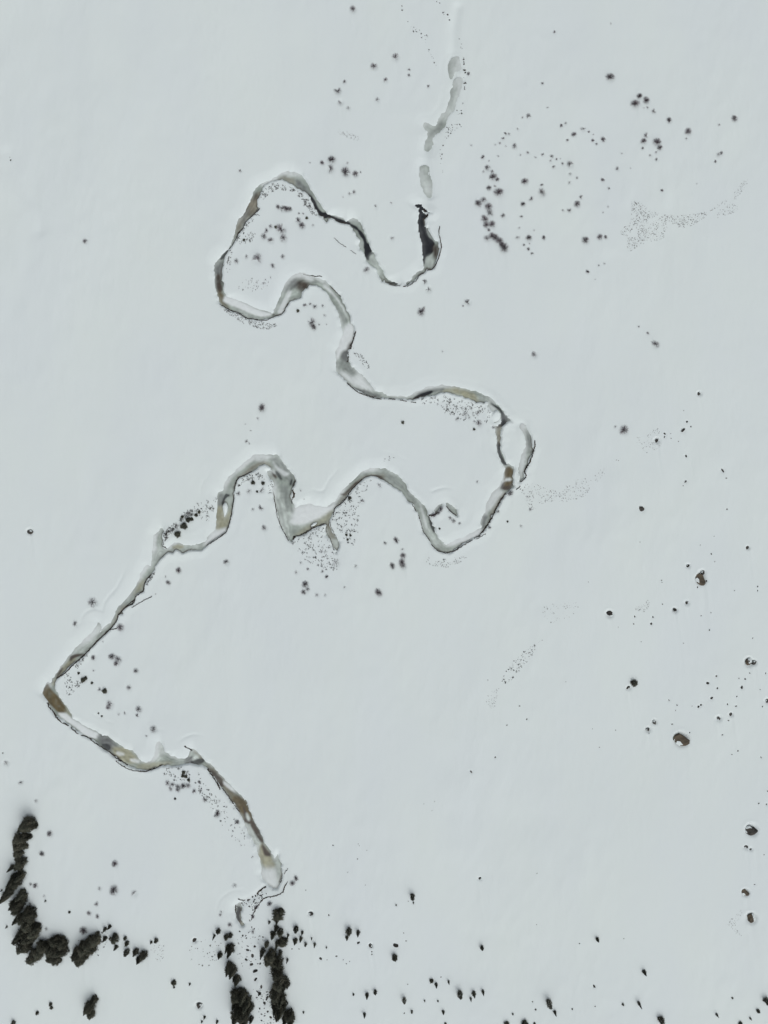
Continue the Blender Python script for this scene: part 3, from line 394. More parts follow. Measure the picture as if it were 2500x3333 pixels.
# regions of fine stalks and pebbles no one could count: points, number, size in sheet units, name, label
STUB = [
 ('3 1 480,20 560,20 620,80 720,120 850,135 1000,130 1130,108 1140,125 1050,200 930,245 800,240 760,290 750,345 600,370 450,450 440,330 390,300 385,260 460,200 480,120', 480, 5.5, 'stone_scatter', 'long speckled band of small dark stones across the right-hand snow'),
 ('3 0 1450,1560 1470,1600 1380,1720 1250,1810 1340,1700|3 1 1130,110 1200,85 1300,20 1400,90 1200,160', 110, 4.5, 'stone_scatter', 'thin pale speckle curving up to the right edge from the speckled band'),
 ('2 3 1030,650 1200,460 1340,370 1370,350 1280,490 1200,600 1110,700 1030,740', 150, 6, 'stone_scatter', 'short slanting streak of small stones in the empty snow right of centre'),
 ('2 3 900,830 1000,760 960,900 940,980 870,920', 28, 5, 'stone_scatter', 'few small stones below the short slanting streak'),
 ('2 3 1380,60 1659,30 1659,110 1560,180 1420,200', 45, 4.5, 'stone_scatter', 'faint stone speckle left of the dark stones on the right slope'),
 ('2 2 1150,755 1300,725 1430,780 1659,740 1659,870 1400,890 1280,960 1230,900 1200,810', 140, 5.5, 'stone_scatter', 'spray of small stones right of the right-hand brown ice'),
 ('3 2 0,700 130,690 100,820 0,850', 40, 5, 'stone_scatter', 'tail end of the stone spray running right from the brown ice'),
 ('3 2 170,640 260,570 380,510 340,560 250,640 180,720', 22, 5, 'stone_scatter', 'sparse stones rising from the stone spray to the lone round shrub'),
 ('3 2 520,330 720,250 740,380 680,450 600,455', 55, 5, 'stone_scatter', 'pale pebble speckle around the small split boulder'),
 ('3 2 520,1790 640,1730 600,1830|3 3 520,100', 30, 5, 'stone_scatter', 'small pebble cluster above two dark stones on the right slope'),
 ('2 1 380,1690 540,1700 700,1750 850,1790 850,1858 560,1858 480,1780 300,1750', 120, 7, 'dead_stalks', 'dark stalks through snow just inside the olive ice arc'),
 ('2 2 540,60 900,30 930,240 870,190 700,180 560,130', 75, 6, 'dead_stalks', 'dark stalks inside the bend below the olive ice arc'),
 ('1 2 1220,985 1420,760 1560,690 1440,900 1440,1130 1370,1290 1290,1180 1240,1090', 140, 7, 'dead_stalks', 'dark stalks right of the short dead-end side channel'),
 ('1 2 880,1195 1150,1095 1190,1250 1280,1450 1100,1480 900,1300', 170, 7, 'dead_stalks', 'dark stalks left of the short dead-end side channel'),
 ('1 2 390,700 520,630 640,640 620,690 480,700 400,760', 60, 8, 'dead_stalks', 'dark stalks under the crown of the left arch'),
 ('1 2 640,690 690,700 690,830 660,830', 14, 6, 'dead_stalks', 'few stalks left of the wide pale basin'),
 ('1 2 -120,1000 20,920 200,840 190,960 140,1060 0,960', 60, 7, 'dead_stalks', 'stalks left of the snow island in the stream'),
 ('0 2 1400,1275 1415,1160 1560,1020 1659,940 1659,1010 1560,1060 1500,1130 1440,1200', 170, 8, 'dead_stalks', 'dense stalks along the left edge of the snowy neck with dark bushes'),
 ('0 2 1270,1580 1300,1520 1340,1500 1310,1560 1260,1620', 28, 7, 'dead_stalks', 'stalks on the cut bank of the long straight reach'),
 ('0 3 640,600 700,520 760,480 720,540 660,620', 25, 7, 'dead_stalks', 'stalks beside the olive ice of the lower-left reach'),
 ('0 3 555,650 600,640 640,800 580,830', 26, 5, 'dead_stalks', 'faint stalks inside the lower-left loop tip'),
 ('0 3 1420,1465 1640,1460 1645,1570 1580,1580 1450,1550', 55, 7, 'dead_stalks', 'stalks below the lower pale reach beside four dark bushes'),
 ('0 3 650,700 720,715 690,760 650,760', 16, 7, 'dead_stalks', 'stalks beside the dark bush pair in the lower-left loop'),
 ('1 3 0,1480 60,1500 140,1640 260,1760 220,1800 80,1700 20,1580', 60, 6, 'dead_stalks', 'stalks left of the dark lower reach of the stream'),
 ('1 4 140,40 330,40 520,420 560,560 480,480 330,320 200,140', 45, 6, 'dead_stalks', 'sparse stalks left of the lowest olive reach'),
 ('1 0 590,1720 640,1620 720,1585 890,1635 1000,1720 1065,1810 990,1795 880,1665 720,1645 640,1710', 115, 8, 'dead_stalks', 'ring of stalks under the crown of the upper loop'),
 ('1 1 400,260 520,150 600,60 600,110 530,190 460,270 560,290 500,370 380,370', 65, 7, 'dead_stalks', 'stalks along the inner left bank of the upper loop'),
 ('1 1 310,440 345,440 340,490 320,640 300,620 305,520', 24, 6, 'dead_stalks', 'stalks beside the dark lower left of the upper loop'),
 ('1 1 420,690 640,690 640,760 430,800', 20, 5, 'dead_stalks', 'faint stalks in the snowy floor of the upper loop'),
 ('1 1 260,940 600,1050 740,1080 640,1120 450,1070', 100, 4.5, 'dead_stalks', 'fine pale stalks below the lower bank of the upper loop'),
 ('1 1 1370,1290 1420,1290 1540,1440 1500,1450 1420,1350', 38, 6, 'dead_stalks', 'stalks right of the narrow middle bend'),
 ('1 1 1030,0 1000,60 1060,120 1120,150 1060,140 960,40', 22, 7, 'dead_stalks', 'stalks left of the black channel of the upper loop'),
 ('2 0 120,35 170,35 250,190 320,240 395,330 385,370 320,355 250,260', 26, 7, 'stone_scatter', 'chain of small dark stones left of the topmost pale ice'),
 ('2 0 380,400 470,550 440,560 390,470', 14, 6, 'stone_scatter', 'short faint chain of stones just left of the topmost ice'),
 ('2 0 670,490 700,490 710,740 675,740', 14, 9, 'stone_scatter', 'dark clods on the bank right of the topmost ice'),
 ('2 0 635,230 650,230 680,410 660,410', 7, 6, 'stone_scatter', 'few clods above the topmost pale ice'),
 ('2 0 640,880 700,840 660,1000 630,1010', 10, 8, 'stone_scatter', 'small clods right of the long pale ice strip'),
 ('2 0 560,1060 680,1090 580,1150 520,1250 500,1420 540,1540 480,1400 510,1150', 40, 7, 'stone_scatter', 'trail of clods below right of the long pale ice strip'),
 ('2 0 440,0 490,0 560,140 550,165', 8, 7, 'stone_scatter', 'few clods at the top edge of the picture'),
 ('1 0 1280,1125 1440,1180 1420,1215 1280,1165', 38, 5, 'stone_scatter', 'small patch of pebbles in the snow above the dense shrubs'),
 ('1 4 370,880 480,860 620,800 640,850 520,1000 500,1080 480,920 400,960', 75, 8, 'stone_scatter', 'dark clods at the stream end between the banks'),
 ('1 4 400,1130 620,1130 600,1300 640,1450 420,1440', 75, 7, 'stone_scatter', 'rubble between the two spruce stands at the bottom'),
 ('1 4 0,1240 250,1230 200,1420 0,1430', 42, 6, 'stone_scatter', 'small stones left of the left spruce stand at the bottom'),
 ('1 4 530,1600 680,1700 710,1940 600,1946 560,1750', 70, 8, 'stone_scatter', 'rubble strip between the two bottom-edge spruce stands'),
 ('0 4 1310,1280 1420,1260 1400,1400 1330,1380', 22, 5, 'stone_scatter', 'small stones right of the spruce tail at lower left'),
 ('0 4 600,1270 880,1150 960,1180 880,1340 820,1360', 40, 7, 'stone_scatter', 'dark twigs and stones around the spruce clump at lower left'),
 ('3 4 1300,1090 1400,980 1450,930 1440,960 1400,1100 1440,1190', 34, 5, 'stone_scatter', 'faint pebbles left of the lowest right-hand boulder'),
 ('2 2 370,1370 520,1380 730,1360 560,1450 400,1430', 38, 4, 'dead_stalks', 'faint stalks below the right bend tip'),
 ('2 2 0,480 90,500 60,530 0,540', 6, 6, 'dead_stalks', 'few stalks above the crown of the middle arch'),
]
# exposed earth along the cut banks: points, width in sheet units, gappiness
BANKS = [
 ('2 1 482,225 475,280 485,340 495,400 488,450 465,520 440,570 410,600 370,612', 6, .15), ('2 1 345,632 300,655 285,690 255,712 220,740 160,750', 5, .1), ('2 1 140,742 90,740 40,728', 4, .3), ('2 1 345,80 375,120 365,150', 12, .5),
 ('1 1 240,900 320,945 400,975 460,1015 540,1030 640,1040 700,1010 770,985 800,940 830,885', 5, .15), ('1 1 1370,1290 1380,1240 1405,1170 1420,1135', 9, .1), ('1 1 1345,1400 1350,1310', 8, .15), ('1 1 960,640 1040,655 1125,660', 5, .25), ('1 1 1130,680 1210,760 1290,840', 4, .5),
 ('1 1 1340,1580 1430,1660 1540,1700 1640,1725', 7, .2), ('2 1 0,1722 80,1722 180,1738 280,1755', 5, .45), ('1 1 585,72 540,120 470,180 440,240 400,280 380,330 340,400', 7, .2), ('1 1 1205,300 1260,360 1360,430 1420,470', 3, .55),
 ('2 2 1305,355 1303,400 1295,440 1270,520 1245,570 1215,620 1230,665 1180,715', 8, .1), ('2 2 1050,810 990,900 940,1010 890,1090 835,1165', 8, .15), ('2 2 835,1170 710,1245 600,1310 540,1328', 6, .2), ('2 2 540,1328 470,1308 420,1265 390,1210 340,1140 310,1030 270,950 230,890', 4, .35),
 ('2 2 880,1160 800,1210', 4, .4), ('2 2 1180,750 1140,780', 6, .2), ('2 2 385,1000 430,1000 470,975', 9, .2), ('2 2 540,920 570,960 630,1008', 6, .15),
 ('1 2 365,780 350,920 310,1110 260,1175 120,1265', 7, .2), ('1 2 365,780 375,730 395,680 460,650 520,620', 7, .25), ('1 2 870,1185 950,1165 1060,1105 1145,1075', 6, .3), ('1 2 885,1180 872,1215', 11, 0), ('1 2 700,790 715,900 755,1070 835,1225', 4, .2),
 ('1 2 870,780 882,830 868,860', 14, .1), ('1 2 865,860 862,905', 5, .5), ('1 2 1220,1000 1240,930 1310,880 1380,780 1470,690', 7, .2), ('1 2 1158,1080 1160,1140 1195,1210 1230,1310', 3, .25), ('1 2 1190,1060 1205,1110 1250,1200', 3, .3),
 ('0 2 1305,1510 1250,1580 1235,1650 1170,1705 1150,1760 1080,1800 1030,1850', 8, .12), ('0 3 1165,0 1080,70 1020,140 1000,200 940,265 830,370 740,470 650,550 560,640 480,690', 8, .12), ('0 2 1140,1800 1200,1760 1280,1720 1350,1680', 5, .4), ('0 2 1400,1270 1440,1290', 6, .2),
 ('0 3 400,900 440,960 510,1050 580,1090 680,1170', 6, .2), ('0 3 700,1180 760,1200 880,1290 940,1325 1020,1390 1100,1440', 5, .3), ('0 3 1000,1400 1090,1460 1200,1490 1300,1480 1400,1435', 5, .25), ('0 3 1595,1270 1659,1315', 9, 0), ('0 3 940,265 1010,255', 6, .3),
 ('1 3 130,1470 180,1540 225,1610 245,1650', 6, .2), ('1 3 260,1640 340,1750 410,1850', 4, .3),
 ('1 4 830,715 800,760 780,810 700,840 640,850 600,880 540,970 510,1060', 7, .2), ('1 4 830,600 790,660 750,760', 4, .5), ('1 4 640,760 590,790 560,830', 10, .2), ('1 4 500,870 440,880 400,860', 8, .3), ('1 4 378,920 372,970 385,1010', 7, .2),
]

# positions in the world -------------------------------------------------------
def place_shrubs():
    for c, r, (u, v, rad, tone) in rows(SHRUBS):
        x, y = tw(c, r, float(u), float(v)); yield x, y, float(rad)*M, tone
def place_trees():
    for c, r, (u, v, a, b2) in rows(TREES):
        x, y = tw(c, r, float(u), float(v)); a, b2 = float(a)*M, float(b2)*M
        R = math.hypot(x, y); disp = max(2.45*b2-a*1.1, .25*a)
        dx, dy = x/R, y/R
        off = max(b2-a, 0)
        X, Y = x-dx*off, y-dy*off; R2 = math.hypot(X, Y)
        h = CAMH*disp/(R2+disp)
        h = 1.8*a if b2 <= a*1.1 else min(max(h, 1.5*a), 6.5*a)   # as-round-as-wide ones are low round firs
        h = min(h, 14)
        yield X, Y, a, h
        if a > 28*M:                                     # smaller trees crowded between the big ones
            q = random.Random(int(X*97+Y*31))
            for _ in range(1 if q.random() < .72 else 0):
                an = q.uniform(0, 6.28); f = q.uniform(.4, .62)
                yield X+math.cos(an)*a*.85, Y+math.sin(an)*a*.85, a*f, h*q.uniform(.45, .8)
SH = list(place_shrubs()); TR = list(place_trees())
BO = [(*tw(c, r, float(q[0]), float(q[1])), float(q[2])*M, q[3]) for c, r, q in rows(BOULDERS)]
ST = [(*tw(c, r, float(q[0]), float(q[1])), float(q[2])*M) for c, r, q in rows(STONES)]
for x, y, r, tone in SH:
    if r > .5: hollow(x, y, r*.8, .10 if r < 1 else .18, 0 if r < .8 else 9)
for x, y, a, h in TR:
    hollow(x, y, a*.9, .18 if a < 1 else .3, 0 if a < .6 else 5)
for x, y, r, k in BO: hollow(x, y, r*(1.0+.15*math.sin(x*9)), .26+.19*r, 14)
for x, y, r in ST:
    if r > .28: hollow(x, y, r, .12, 0 if r < .4 else 7)

# ------------------------------------------------------------------ snowfield mesh: one sheet to the horizon
core_x = np.linspace(-MX, MX, int(2*MX/.4)+1); core_y = np.linspace(-MY, MY, int(2*MY/.4)+1)
def stretch(core, lim):
    add = []; x = core[-1]; s = .4
    while x < lim: s *= 1.35; x += s; add.append(x)
    add = np.array(add); return np.concatenate([-add[::-1], core, add])
ax, ay = stretch(core_x, 9000), stretch(core_y, 9000)
fi = np.clip(np.rint((ax+MX)/CS).astype(int), 0, NX-1); fj = np.clip(np.rint((ay+MY)/CS).astype(int), 0, NY-1)
Z = H[np.ix_(fj, fi)].copy()
ox = np.clip((np.abs(ax)-MX)/60, 0, 1); oy = np.clip((np.abs(ay)-MY)/60, 0, 1)
Z *= (1-ox)[None, :]*(1-oy)[:, None]
VX, VY = np.meshgrid(ax, ay)
V = np.stack([VX.ravel(), VY.ravel(), Z.ravel()], 1)
n = len(ax); jj, ii = np.meshgrid(np.arange(len(ay)-1), np.arange(n-1), indexing='ij'); b0 = (jj*n+ii).ravel()
snow = link(bpy.data.objects.new('snowfield', grid_mesh('snowfield', V, np.stack([b0, b0+1, b0+n+1, b0+n], 1), MSNOW)))
snow['kind'] = 'structure'; snow['label'] = 'wide wind-packed snowfield with faint drifts'

# ------------------------------------------------------------------ stream surface
TINT = np.empty((NY, NX, 3), np.float32); TINT[:] = ICE
wob = np.clip(.5+.5*vnoise(5, 5, 41)+.25*vnoise(1.6, 1.6, 42), 0, 1)[..., None]
TINT = TINT*(1-.4*wob)+np.array(PALE)*.4*wob
GL = np.full((NY, NX), .5, np.float32); SN = np.zeros((NY, NX), np.float32)
STAIN = np.zeros((NY, NX))
BRK = .6*vnoise(1.1, 1.1, 81)+.6*vnoise(2.6, 2.6, 82)
# streaks that run with the banks
tab = np.random.default_rng(9).uniform(-1, 1, 400); tab = np.convolve(tab, (.25, .5, .25), 'same')*1.5
sq = (D+.9*facing+.5*vnoise(11, 11, 91)+.15*vnoise(3, 3, 92))*2.6+100
strk = np.interp(sq, np.arange(400), tab)*np.clip(.45+.8*vnoise(9, 9, 93), 0, 1)
for c, a, sf, s in OV:
    if c in (BROWN, DBR, TAN, OLIVE): sf = sf*1.25+.1
    P = catmull(pts(s), True, 4)
    (i0, i1, j0, j1), mk = fill(P, sf*2+.5)
    m = blur(mk.astype(float), max(1, round(sf/CS*.6)))*a
    reg = (slice(j0, j1), slice(i0, i1))
    if c is DBR: m = np.clip(m*1.25, 0, 1)
    if c is DARK: m = np.clip(m*1.6, 0, a)
    elif c is not SNOWY: m = np.clip(m*(1.1+.35*BRK[reg]), 0, 1)
    TINT[reg] = TINT[reg]*(1-m[..., None])+np.array(c)*m[..., None]
    g = .12 if c is DARK else (.95 if c is SNOWY else .5)
    if c not in (SNOWY, PALE): STAIN[reg] = np.maximum(STAIN[reg], m)
    elif c is SNOWY: STAIN[reg] *= 1-m
    GL[reg] = GL[reg]*(1-m)+g*m
    SN[reg] = SN[reg]*(1-m)+(m if c is SNOWY else 0)
TINT = TINT*(1+(.38*strk*(1-SN))[..., None])
# drifted snow thinning out over the ice from the gentle upper-left banks
dr = np.exp(-(np.minimum(D, 0)/(.3+1.0*soft))**2)*np.clip(soft*1.5-.45, 0, 1)*np.clip(.7+.8*vnoise(5, 5, 95), 0, 1)*.8*(1-.8*STAIN)*(1-.2*upper)
TINT = TINT*(1-dr[..., None])+np.array(SNOWY)*dr[..., None]; SN = np.maximum(SN, dr)
# wet, silty margin under the cut banks on the lower-right side
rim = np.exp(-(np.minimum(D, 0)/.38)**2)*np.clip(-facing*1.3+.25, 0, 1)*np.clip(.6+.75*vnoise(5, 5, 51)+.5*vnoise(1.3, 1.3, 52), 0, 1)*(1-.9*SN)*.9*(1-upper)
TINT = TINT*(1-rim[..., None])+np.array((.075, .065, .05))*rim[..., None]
fl = .5*vnoise(.7, .7, 71)+.5*vnoise(1.7, 1.7, 72)+.5*vnoise(4.5, 4.5, 73)
TINT *= (1+.24*fl*(1-SN))[..., None]
need = D < 0.7
cell = need[:-1, :-1] | need[1:, :-1] | need[:-1, 1:] | need[1:, 1:]
idx = -np.ones((NY, NX), np.int64)
cj, ci = np.nonzero(cell)
used = np.zeros((NY, NX), bool)
for dj in (0, 1):
    for di in (0, 1): used[cj+dj, ci+di] = True
uj, ui = np.nonzero(used); idx[uj, ui] = np.arange(len(uj))
SB = blur(SN.astype(float), 3)
zz = ZI+.16*SB[uj, ui]+.03*vnoise(2, 2, 61)[uj, ui]*(GL[uj, ui] > .3)*(1-SN[uj, ui])
V = np.stack([gx[ui], gy[uj], zz], 1)
Q = np.stack([idx[cj, ci], idx[cj, ci+1], idx[cj+1, ci+1], idx[cj+1, ci]], 1)
me = grid_mesh('stream', V, Q, MICE)
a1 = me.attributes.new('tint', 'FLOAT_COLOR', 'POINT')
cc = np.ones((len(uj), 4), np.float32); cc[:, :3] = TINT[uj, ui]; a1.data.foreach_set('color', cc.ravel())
a2 = me.attributes.new('gloss', 'FLOAT', 'POINT'); a2.data.foreach_set('value', GL[uj, ui].astype(np.float32))
stream = link(bpy.data.objects.new('stream', me)); stream['kind'] = 'structure'
stream['label'] = 'winding half-frozen stream with grey ice, stained slush and black open water'

# ------------------------------------------------------------------ exposed earth along cut banks
def bank(spec, wid, gap, k):
    P = catmull(pts(spec), False, 8); V, F = [], []
    # resample
    seg = np.hypot(*np.diff(P, axis=0).T); L = np.concatenate([[0], seg.cumsum()])
    s = np.arange(0, L[-1], .22); X = np.interp(s, L, P[:, 0]); Y = np.interp(s, L, P[:, 1])
    prev = None
    for i in range(len(s)):
        nz = mnoise.noise(Vector((s[i]*.55, k*7.3, 0)))*.5+.5; nz2 = mnoise.noise(Vector((s[i]*1.9, k*3.1, 5)))
        if nz < gap*.9: prev = None; continue
        tx, ty = X[min(i+1, len(s)-1)]-X[max(i-1, 0)], Y[min(i+1, len(s)-1)]-Y[max(i-1, 0)]
        l = math.hypot(tx, ty)+1e-6; nx_, ny_ = -ty/l, tx/l
        hw = wid*M*.85*(.55+1.0*nz+.5*nz2)*random.uniform(.7, 1.25); off = nz2*.22+random.uniform(-.06, .06)
        b0 = len(V)
        for q, dz in ((-1, -.12), (-.35, .14), (.45, .10), (1, -.12)):
            x, y = X[i]+nx_*(off+q*hw), Y[i]+ny_*(off+q*hw)
            V.append((x, y, max(ground(x, y), ZI)+dz+random.uniform(-.03, .05)))
        if prev is not None:
            for q in range(3): F.append((prev+q, prev+q+1, b0+q+1, b0+q))
        prev = b0
    o = link(bpy.data.objects.new('bank', mesh('bank', V, F, MSOIL))); o['kind'] = 'structure'
    return o
for k, (s, wd, gp) in enumerate(BANKS): bank(s, wd, gp, k)

# ------------------------------------------------------------------ shrub, tree and rock meshes
def stick(V, F, a, b, r0, r1):
    d = (b-a).normalized(); u = d.orthogonal().normalized(); w_ = d.cross(u); k = len(V)
    for p, r in ((a, r0), (b, r1)):
        for q in range(3):
            an = q*2.0944; V.append(p+u*(r*math.cos(an))+w_*(r*math.sin(an)))
    for q in range(3): F.append((k+q, k+(q+1) % 3, k+3+(q+1) % 3, k+3+q))
def shrub_meshes(seed, nstem, ntwig, th, sector=6.28):
    """stems fanning out of one root, twigs filling a low rounded dome"""
    rd = random.Random(seed); SV, SF, TV, TF = [], [], [], []; ST_ = []
    az0 = rd.uniform(0, 6.28); el = rd.uniform(.82, 1.0); ea = rd.uniform(0, 6.28)
    def shape(p):                                        # slightly oval outline
        c, s_ = math.cos(ea), math.sin(ea); u, v = p.x*c+p.y*s_, (-p.x*s_+p.y*c)*el
        return Vector((u*c-v*s_, u*s_+v*c, p.z))
    for i in range(nstem):
        az = az0+sector*(i+rd.random())/nstem; rho = math.sqrt(rd.random())*.75
        d = Vector((math.cos(az)*rho, math.sin(az)*rho, math.sqrt(1-rho*rho)*.75))
        base = Vector((rd.gauss(0, .07), rd.gauss(0, .07), -.12))
        mid = base.lerp(d, .5)+Vector((rd.gauss(0, .04), rd.gauss(0, .04), .05)); ST_.append((base, mid, d))
        stick(SV, SF, shape(base), shape(mid), th*1.7, th*1.2); stick(SV, SF, shape(mid), shape(d), th*1.2, th*.6)
    for j in range(ntwig):
        az = az0+sector*rd.random(); rho = rd.uniform(.01, 1.0)**.68*rd.uniform(.9, 1.14)
        e = Vector((math.cos(az)*rho, math.sin(az)*rho, math.sqrt(max(.05, 1-rho*rho))*.8+rd.gauss(0, .05)))
        base, mid, tip = min(ST_, key=lambda q: (q[2]-e*.8).length+rd.uniform(0, .12))
        f = rd.uniform(.1, .95); p = base.lerp(mid, f*2) if f < .5 else mid.lerp(tip, f*2-1)
        stick(TV, TF, shape(p), shape(e), th*.95, th*.25)
    k = len(SV)
    return mesh('branches', SV, SF, MSTEM), mesh('twigs', TV, TF, MTWIG), mesh('shrub', SV+TV, SF+[tuple(q+k for q in f) for f in TF], MTWIG)
SHM = {'D': [shrub_meshes(k, 26, 250, .0135) for k in range(6)], 'M': [shrub_meshes(20+k, 17, 130, .013, (6.28, 5.2, 6.28, 4.6)[k % 4]) for k in range(8)], 'L': [shrub_meshes(40+k, 10, 54, .0125, (5.5, 3.6, 6.28)[k % 3]) for k in range(6)]}
def tree_meshes(seed, dense, cone=False):
    rd = random.Random(seed); V, F = [], []
    def prof(z):
        if cone: return min(1, .75+z*2)*max(0, 1-z)**.95
        return math.sqrt(max(0, 1-((z-.30)/.72)**2))**1.15
    ph = [rd.uniform(0, 6.28) for _ in range(4)]
    for i in range(dense):
        z = rd.random()**1.2*.98+.02; az = rd.uniform(0, 2*math.pi)
        pr = prof(z)*(1+.22*math.sin(az*3+ph[0]+z*4)+.16*math.sin(az*5+ph[1]-z*7)+.10*math.sin(az*9+z*15+ph[2]))
        rim_ = rd.random() < .5
        rr = pr*(rd.uniform(.7, 1.12) if rim_ else rd.uniform(.2, 1)**.5)
        p = Vector((rr*math.cos(az), rr*math.sin(az), z+rd.gauss(0, .015)))
        a2 = az+rd.gauss(0, .35); outw = Vector((math.cos(a2), math.sin(a2), 0)); side = Vector((-math.sin(a2), math.cos(a2), 0))
        l = rd.uniform(.16, .34)*(1.5 if rim_ else 1); wd = rd.uniform(.025, .05) if rim_ else rd.uniform(.05, .1); zt = rd.uniform(-.05, .02)
        k = len(V); t0 = p-outw*l*.5; t1 = p+outw*l*.6
        V += [t0+side*wd*.4, t0-side*wd*.4, p-side*wd+Vector((0, 0, rd.uniform(-.02, .02))), t1+Vector((0, 0, zt)), p+side*wd+Vector((0, 0, rd.uniform(-.02, .02)))]
        F += [(k, k+1, k+2), (k, k+2, k+4), (k+4, k+2, k+3)]
    crown = mesh('crown', V, F, MNEED)
    TVv, TFf = [], []
    for q in range(7):
        an = q*2*math.pi/7; TVv += [Vector((.09*math.cos(an), .09*math.sin(an), -.06)), Vector((.018*math.cos(an), .018*math.sin(an), .93))]
    for q in range(7): a = 2*q; b2 = 2*((q+1) % 7); TFf.append((a, b2, b2+1, a+1))
    for q in range(16):                                   # limbs
        z = .1+q*.05; an = q*2.4; L = prof(z)*.8
        stick(TVv, TFf, Vector((0, 0, z)), Vector((L*math.cos(an), L*math.sin(an), z-.02)), .025, .008)
    return crown, mesh('trunk', TVv, TFf, MBARK)
TRM = [tree_meshes(k, 1000) for k in range(7)]+[tree_meshes(50+k, 1100, True) for k in range(7)]
def rock_mesh(seed, m, sub, flat):
    rd = random.Random(seed)
    import bmesh
    bm = bmesh.new(); bmesh.ops.create_icosphere(bm, subdivisions=sub, radius=1)
    cuts = [Vector((rd.gauss(0, 1), rd.gauss(0, 1), rd.gauss(0, .7))).normalized() for _ in range(7)]; dd = [rd.uniform(.45, .8) for _ in cuts]
    for v in bm.verts:
        p = v.co.copy()
        for cdir, d in zip(cuts, dd):
            e2 = p.dot(cdir)-d
            if e2 > 0: p -= cdir*e2*.92
        p *= 1+.14*mnoise.noise(p*2.1+Vector((seed, 0, 0)))
        v.co = Vector((p.x*1.25, p.y*1.1, p.z*flat))
    me = bpy.data.meshes.new('rock'); bm.to_mesh(me); bm.free(); me.materials.append(m); return me
RKT = [rock_mesh(k, MROCK, 3, .75) for k in range(4)]; RKD = [rock_mesh(10+k, MROCKD, 3, .7) for k in range(5)]; STM = [rock_mesh(30+k, MROCKD, 2, .6) for k in range(7)]

# ------------------------------------------------------------------ labels: which one, by landmark and side
LM = [((1385, 790), 'the black open pool'), ((1455, 330), 'the topmost ice strip'), ((935, 575), "the upper loop's crown"), ((985, 925), 'the dark slush patch'),
      ((1490, 1275), 'the olive ice arc'), ((1655, 1560), 'the right-hand brown ice'), ((1090, 1750), 'the dead-end side channel'), ((733, 1655), 'the snow island in the stream'),
      ((165, 2275), "the left-hand brown ice"), ((2220, 2405), 'the largest tawny boulder'), ((2282, 1885), 'the square tawny boulder'), ((2150, 740), 'the speckled stone band'),
      ((890, 2860), "the stream's lower end"), ((90, 2930), 'the lower-left spruce thicket'), ((850, 3240), 'the bottom-edge spruces'), ((1600, 760), 'the dense shrub row'),
      ((1465, 1745), 'the right bend tip'), ((390, 2490), 'the lower olive ice'), ((290, 3100), 'the lower-left spruce clump'), ((2250, 3200), 'the bottom right corner'), ((2200, 150), 'the top right corner'), ((1700, 2900), 'the lower empty snow'), ((200, 850), 'the upper left edge'), ((1620, 2200), 'the slanting stone streak'), ((640, 1180), 'the upper loop foot')]
DIRS = ['right of', 'above right of', 'above', 'above left of', 'left of', 'below left of', 'below', 'below right of']
ORD = ['nearest', 'second', 'third', 'fourth', 'fifth', 'sixth', 'seventh', 'eighth', 'ninth', 'tenth', 'eleventh', 'twelfth', 'thirteenth', 'fourteenth', 'fifteenth', 'sixteenth', 'seventeenth', 'eighteenth', 'nineteenth', 'twentieth']
ORD += ['twenty-'+q for q in ('first', 'second', 'third', 'fourth', 'fifth', 'sixth', 'seventh', 'eighth', 'ninth')]+['thirtieth']+['thirty-'+q for q in ('first', 'second', 'third', 'fourth', 'fifth', 'sixth')]
BUCK = {}
def register(o, x, y, look, cat, group):
    P = (x/S+1250, 1666.5-y/S)
    d, lx, ly, nm = min((math.hypot(P[0]-a[0], P[1]-a[1]), a[0], a[1], b_) for a, b_ in LM)
    k = int(round(math.atan2(-(P[1]-ly), P[0]-lx)/(math.pi/4))) % 8
    BUCK.setdefault((look, DIRS[k], nm), []).append((d, o))
    o['category'] = cat; o['group'] = group
def finish_labels():
    for (look, dr, nm), L in BUCK.items():
        L.sort(key=lambda q: q[0])
        for i, (d, o) in enumerate(L):
            if len(L) == 1: o['label'] = f'{look} {dr} {nm}'
            elif i < len(ORD): o['label'] = f'{look}, {ORD[i]} out {dr} {nm}' if i else f'{look}, nearest {dr} {nm}'
            else: o['label'] = f'{look}, far out {dr} {nm}'
def empty(name, loc, rz, scl):
    o = bpy.data.objects.new(name, None); o.empty_display_size = .2; col.objects.link(o)
    o.location = loc; o.rotation_euler = (0, 0, rz); o.scale = scl; return o

# ------------------------------------------------------------------ shrubs
rd = random.Random(77)
for k, (x, y, r, tone) in enumerate(SH):
    z = max(ground(x, y), ZI)
    br, twg, both = SHM[tone][k % len(SHM[tone])]
    sq = rd.uniform(.85, 1.15)
    big = 'large' if r > 1.15 else ('mid-sized' if r > .7 else 'small')
    look = {'D': f'{big} dense dark leafless shrub', 'M': f'{big} grey leafless shrub', 'L': f'{big} sparse pale leafless shrub'}[tone]
    if r > .55:
        o = empty('shrub', (x, y, z), rd.uniform(0, 6.28), (r*1.14*sq, r*1.14/sq, r*rd.uniform(.85, 1.1)))
        for nm, me_ in (('branches', br), ('twigs', twg)): link(bpy.data.objects.new(nm, me_), o)
    else:
        o = link(bpy.data.objects.new('shrub', both)); o.location = (x, y, z); o.rotation_euler = (0, 0, rd.uniform(0, 6.28)); o.scale = (r*1.25, r*1.25, r)
    register(o, x, y, look, 'shrub', 'leafless shrubs on the snow')
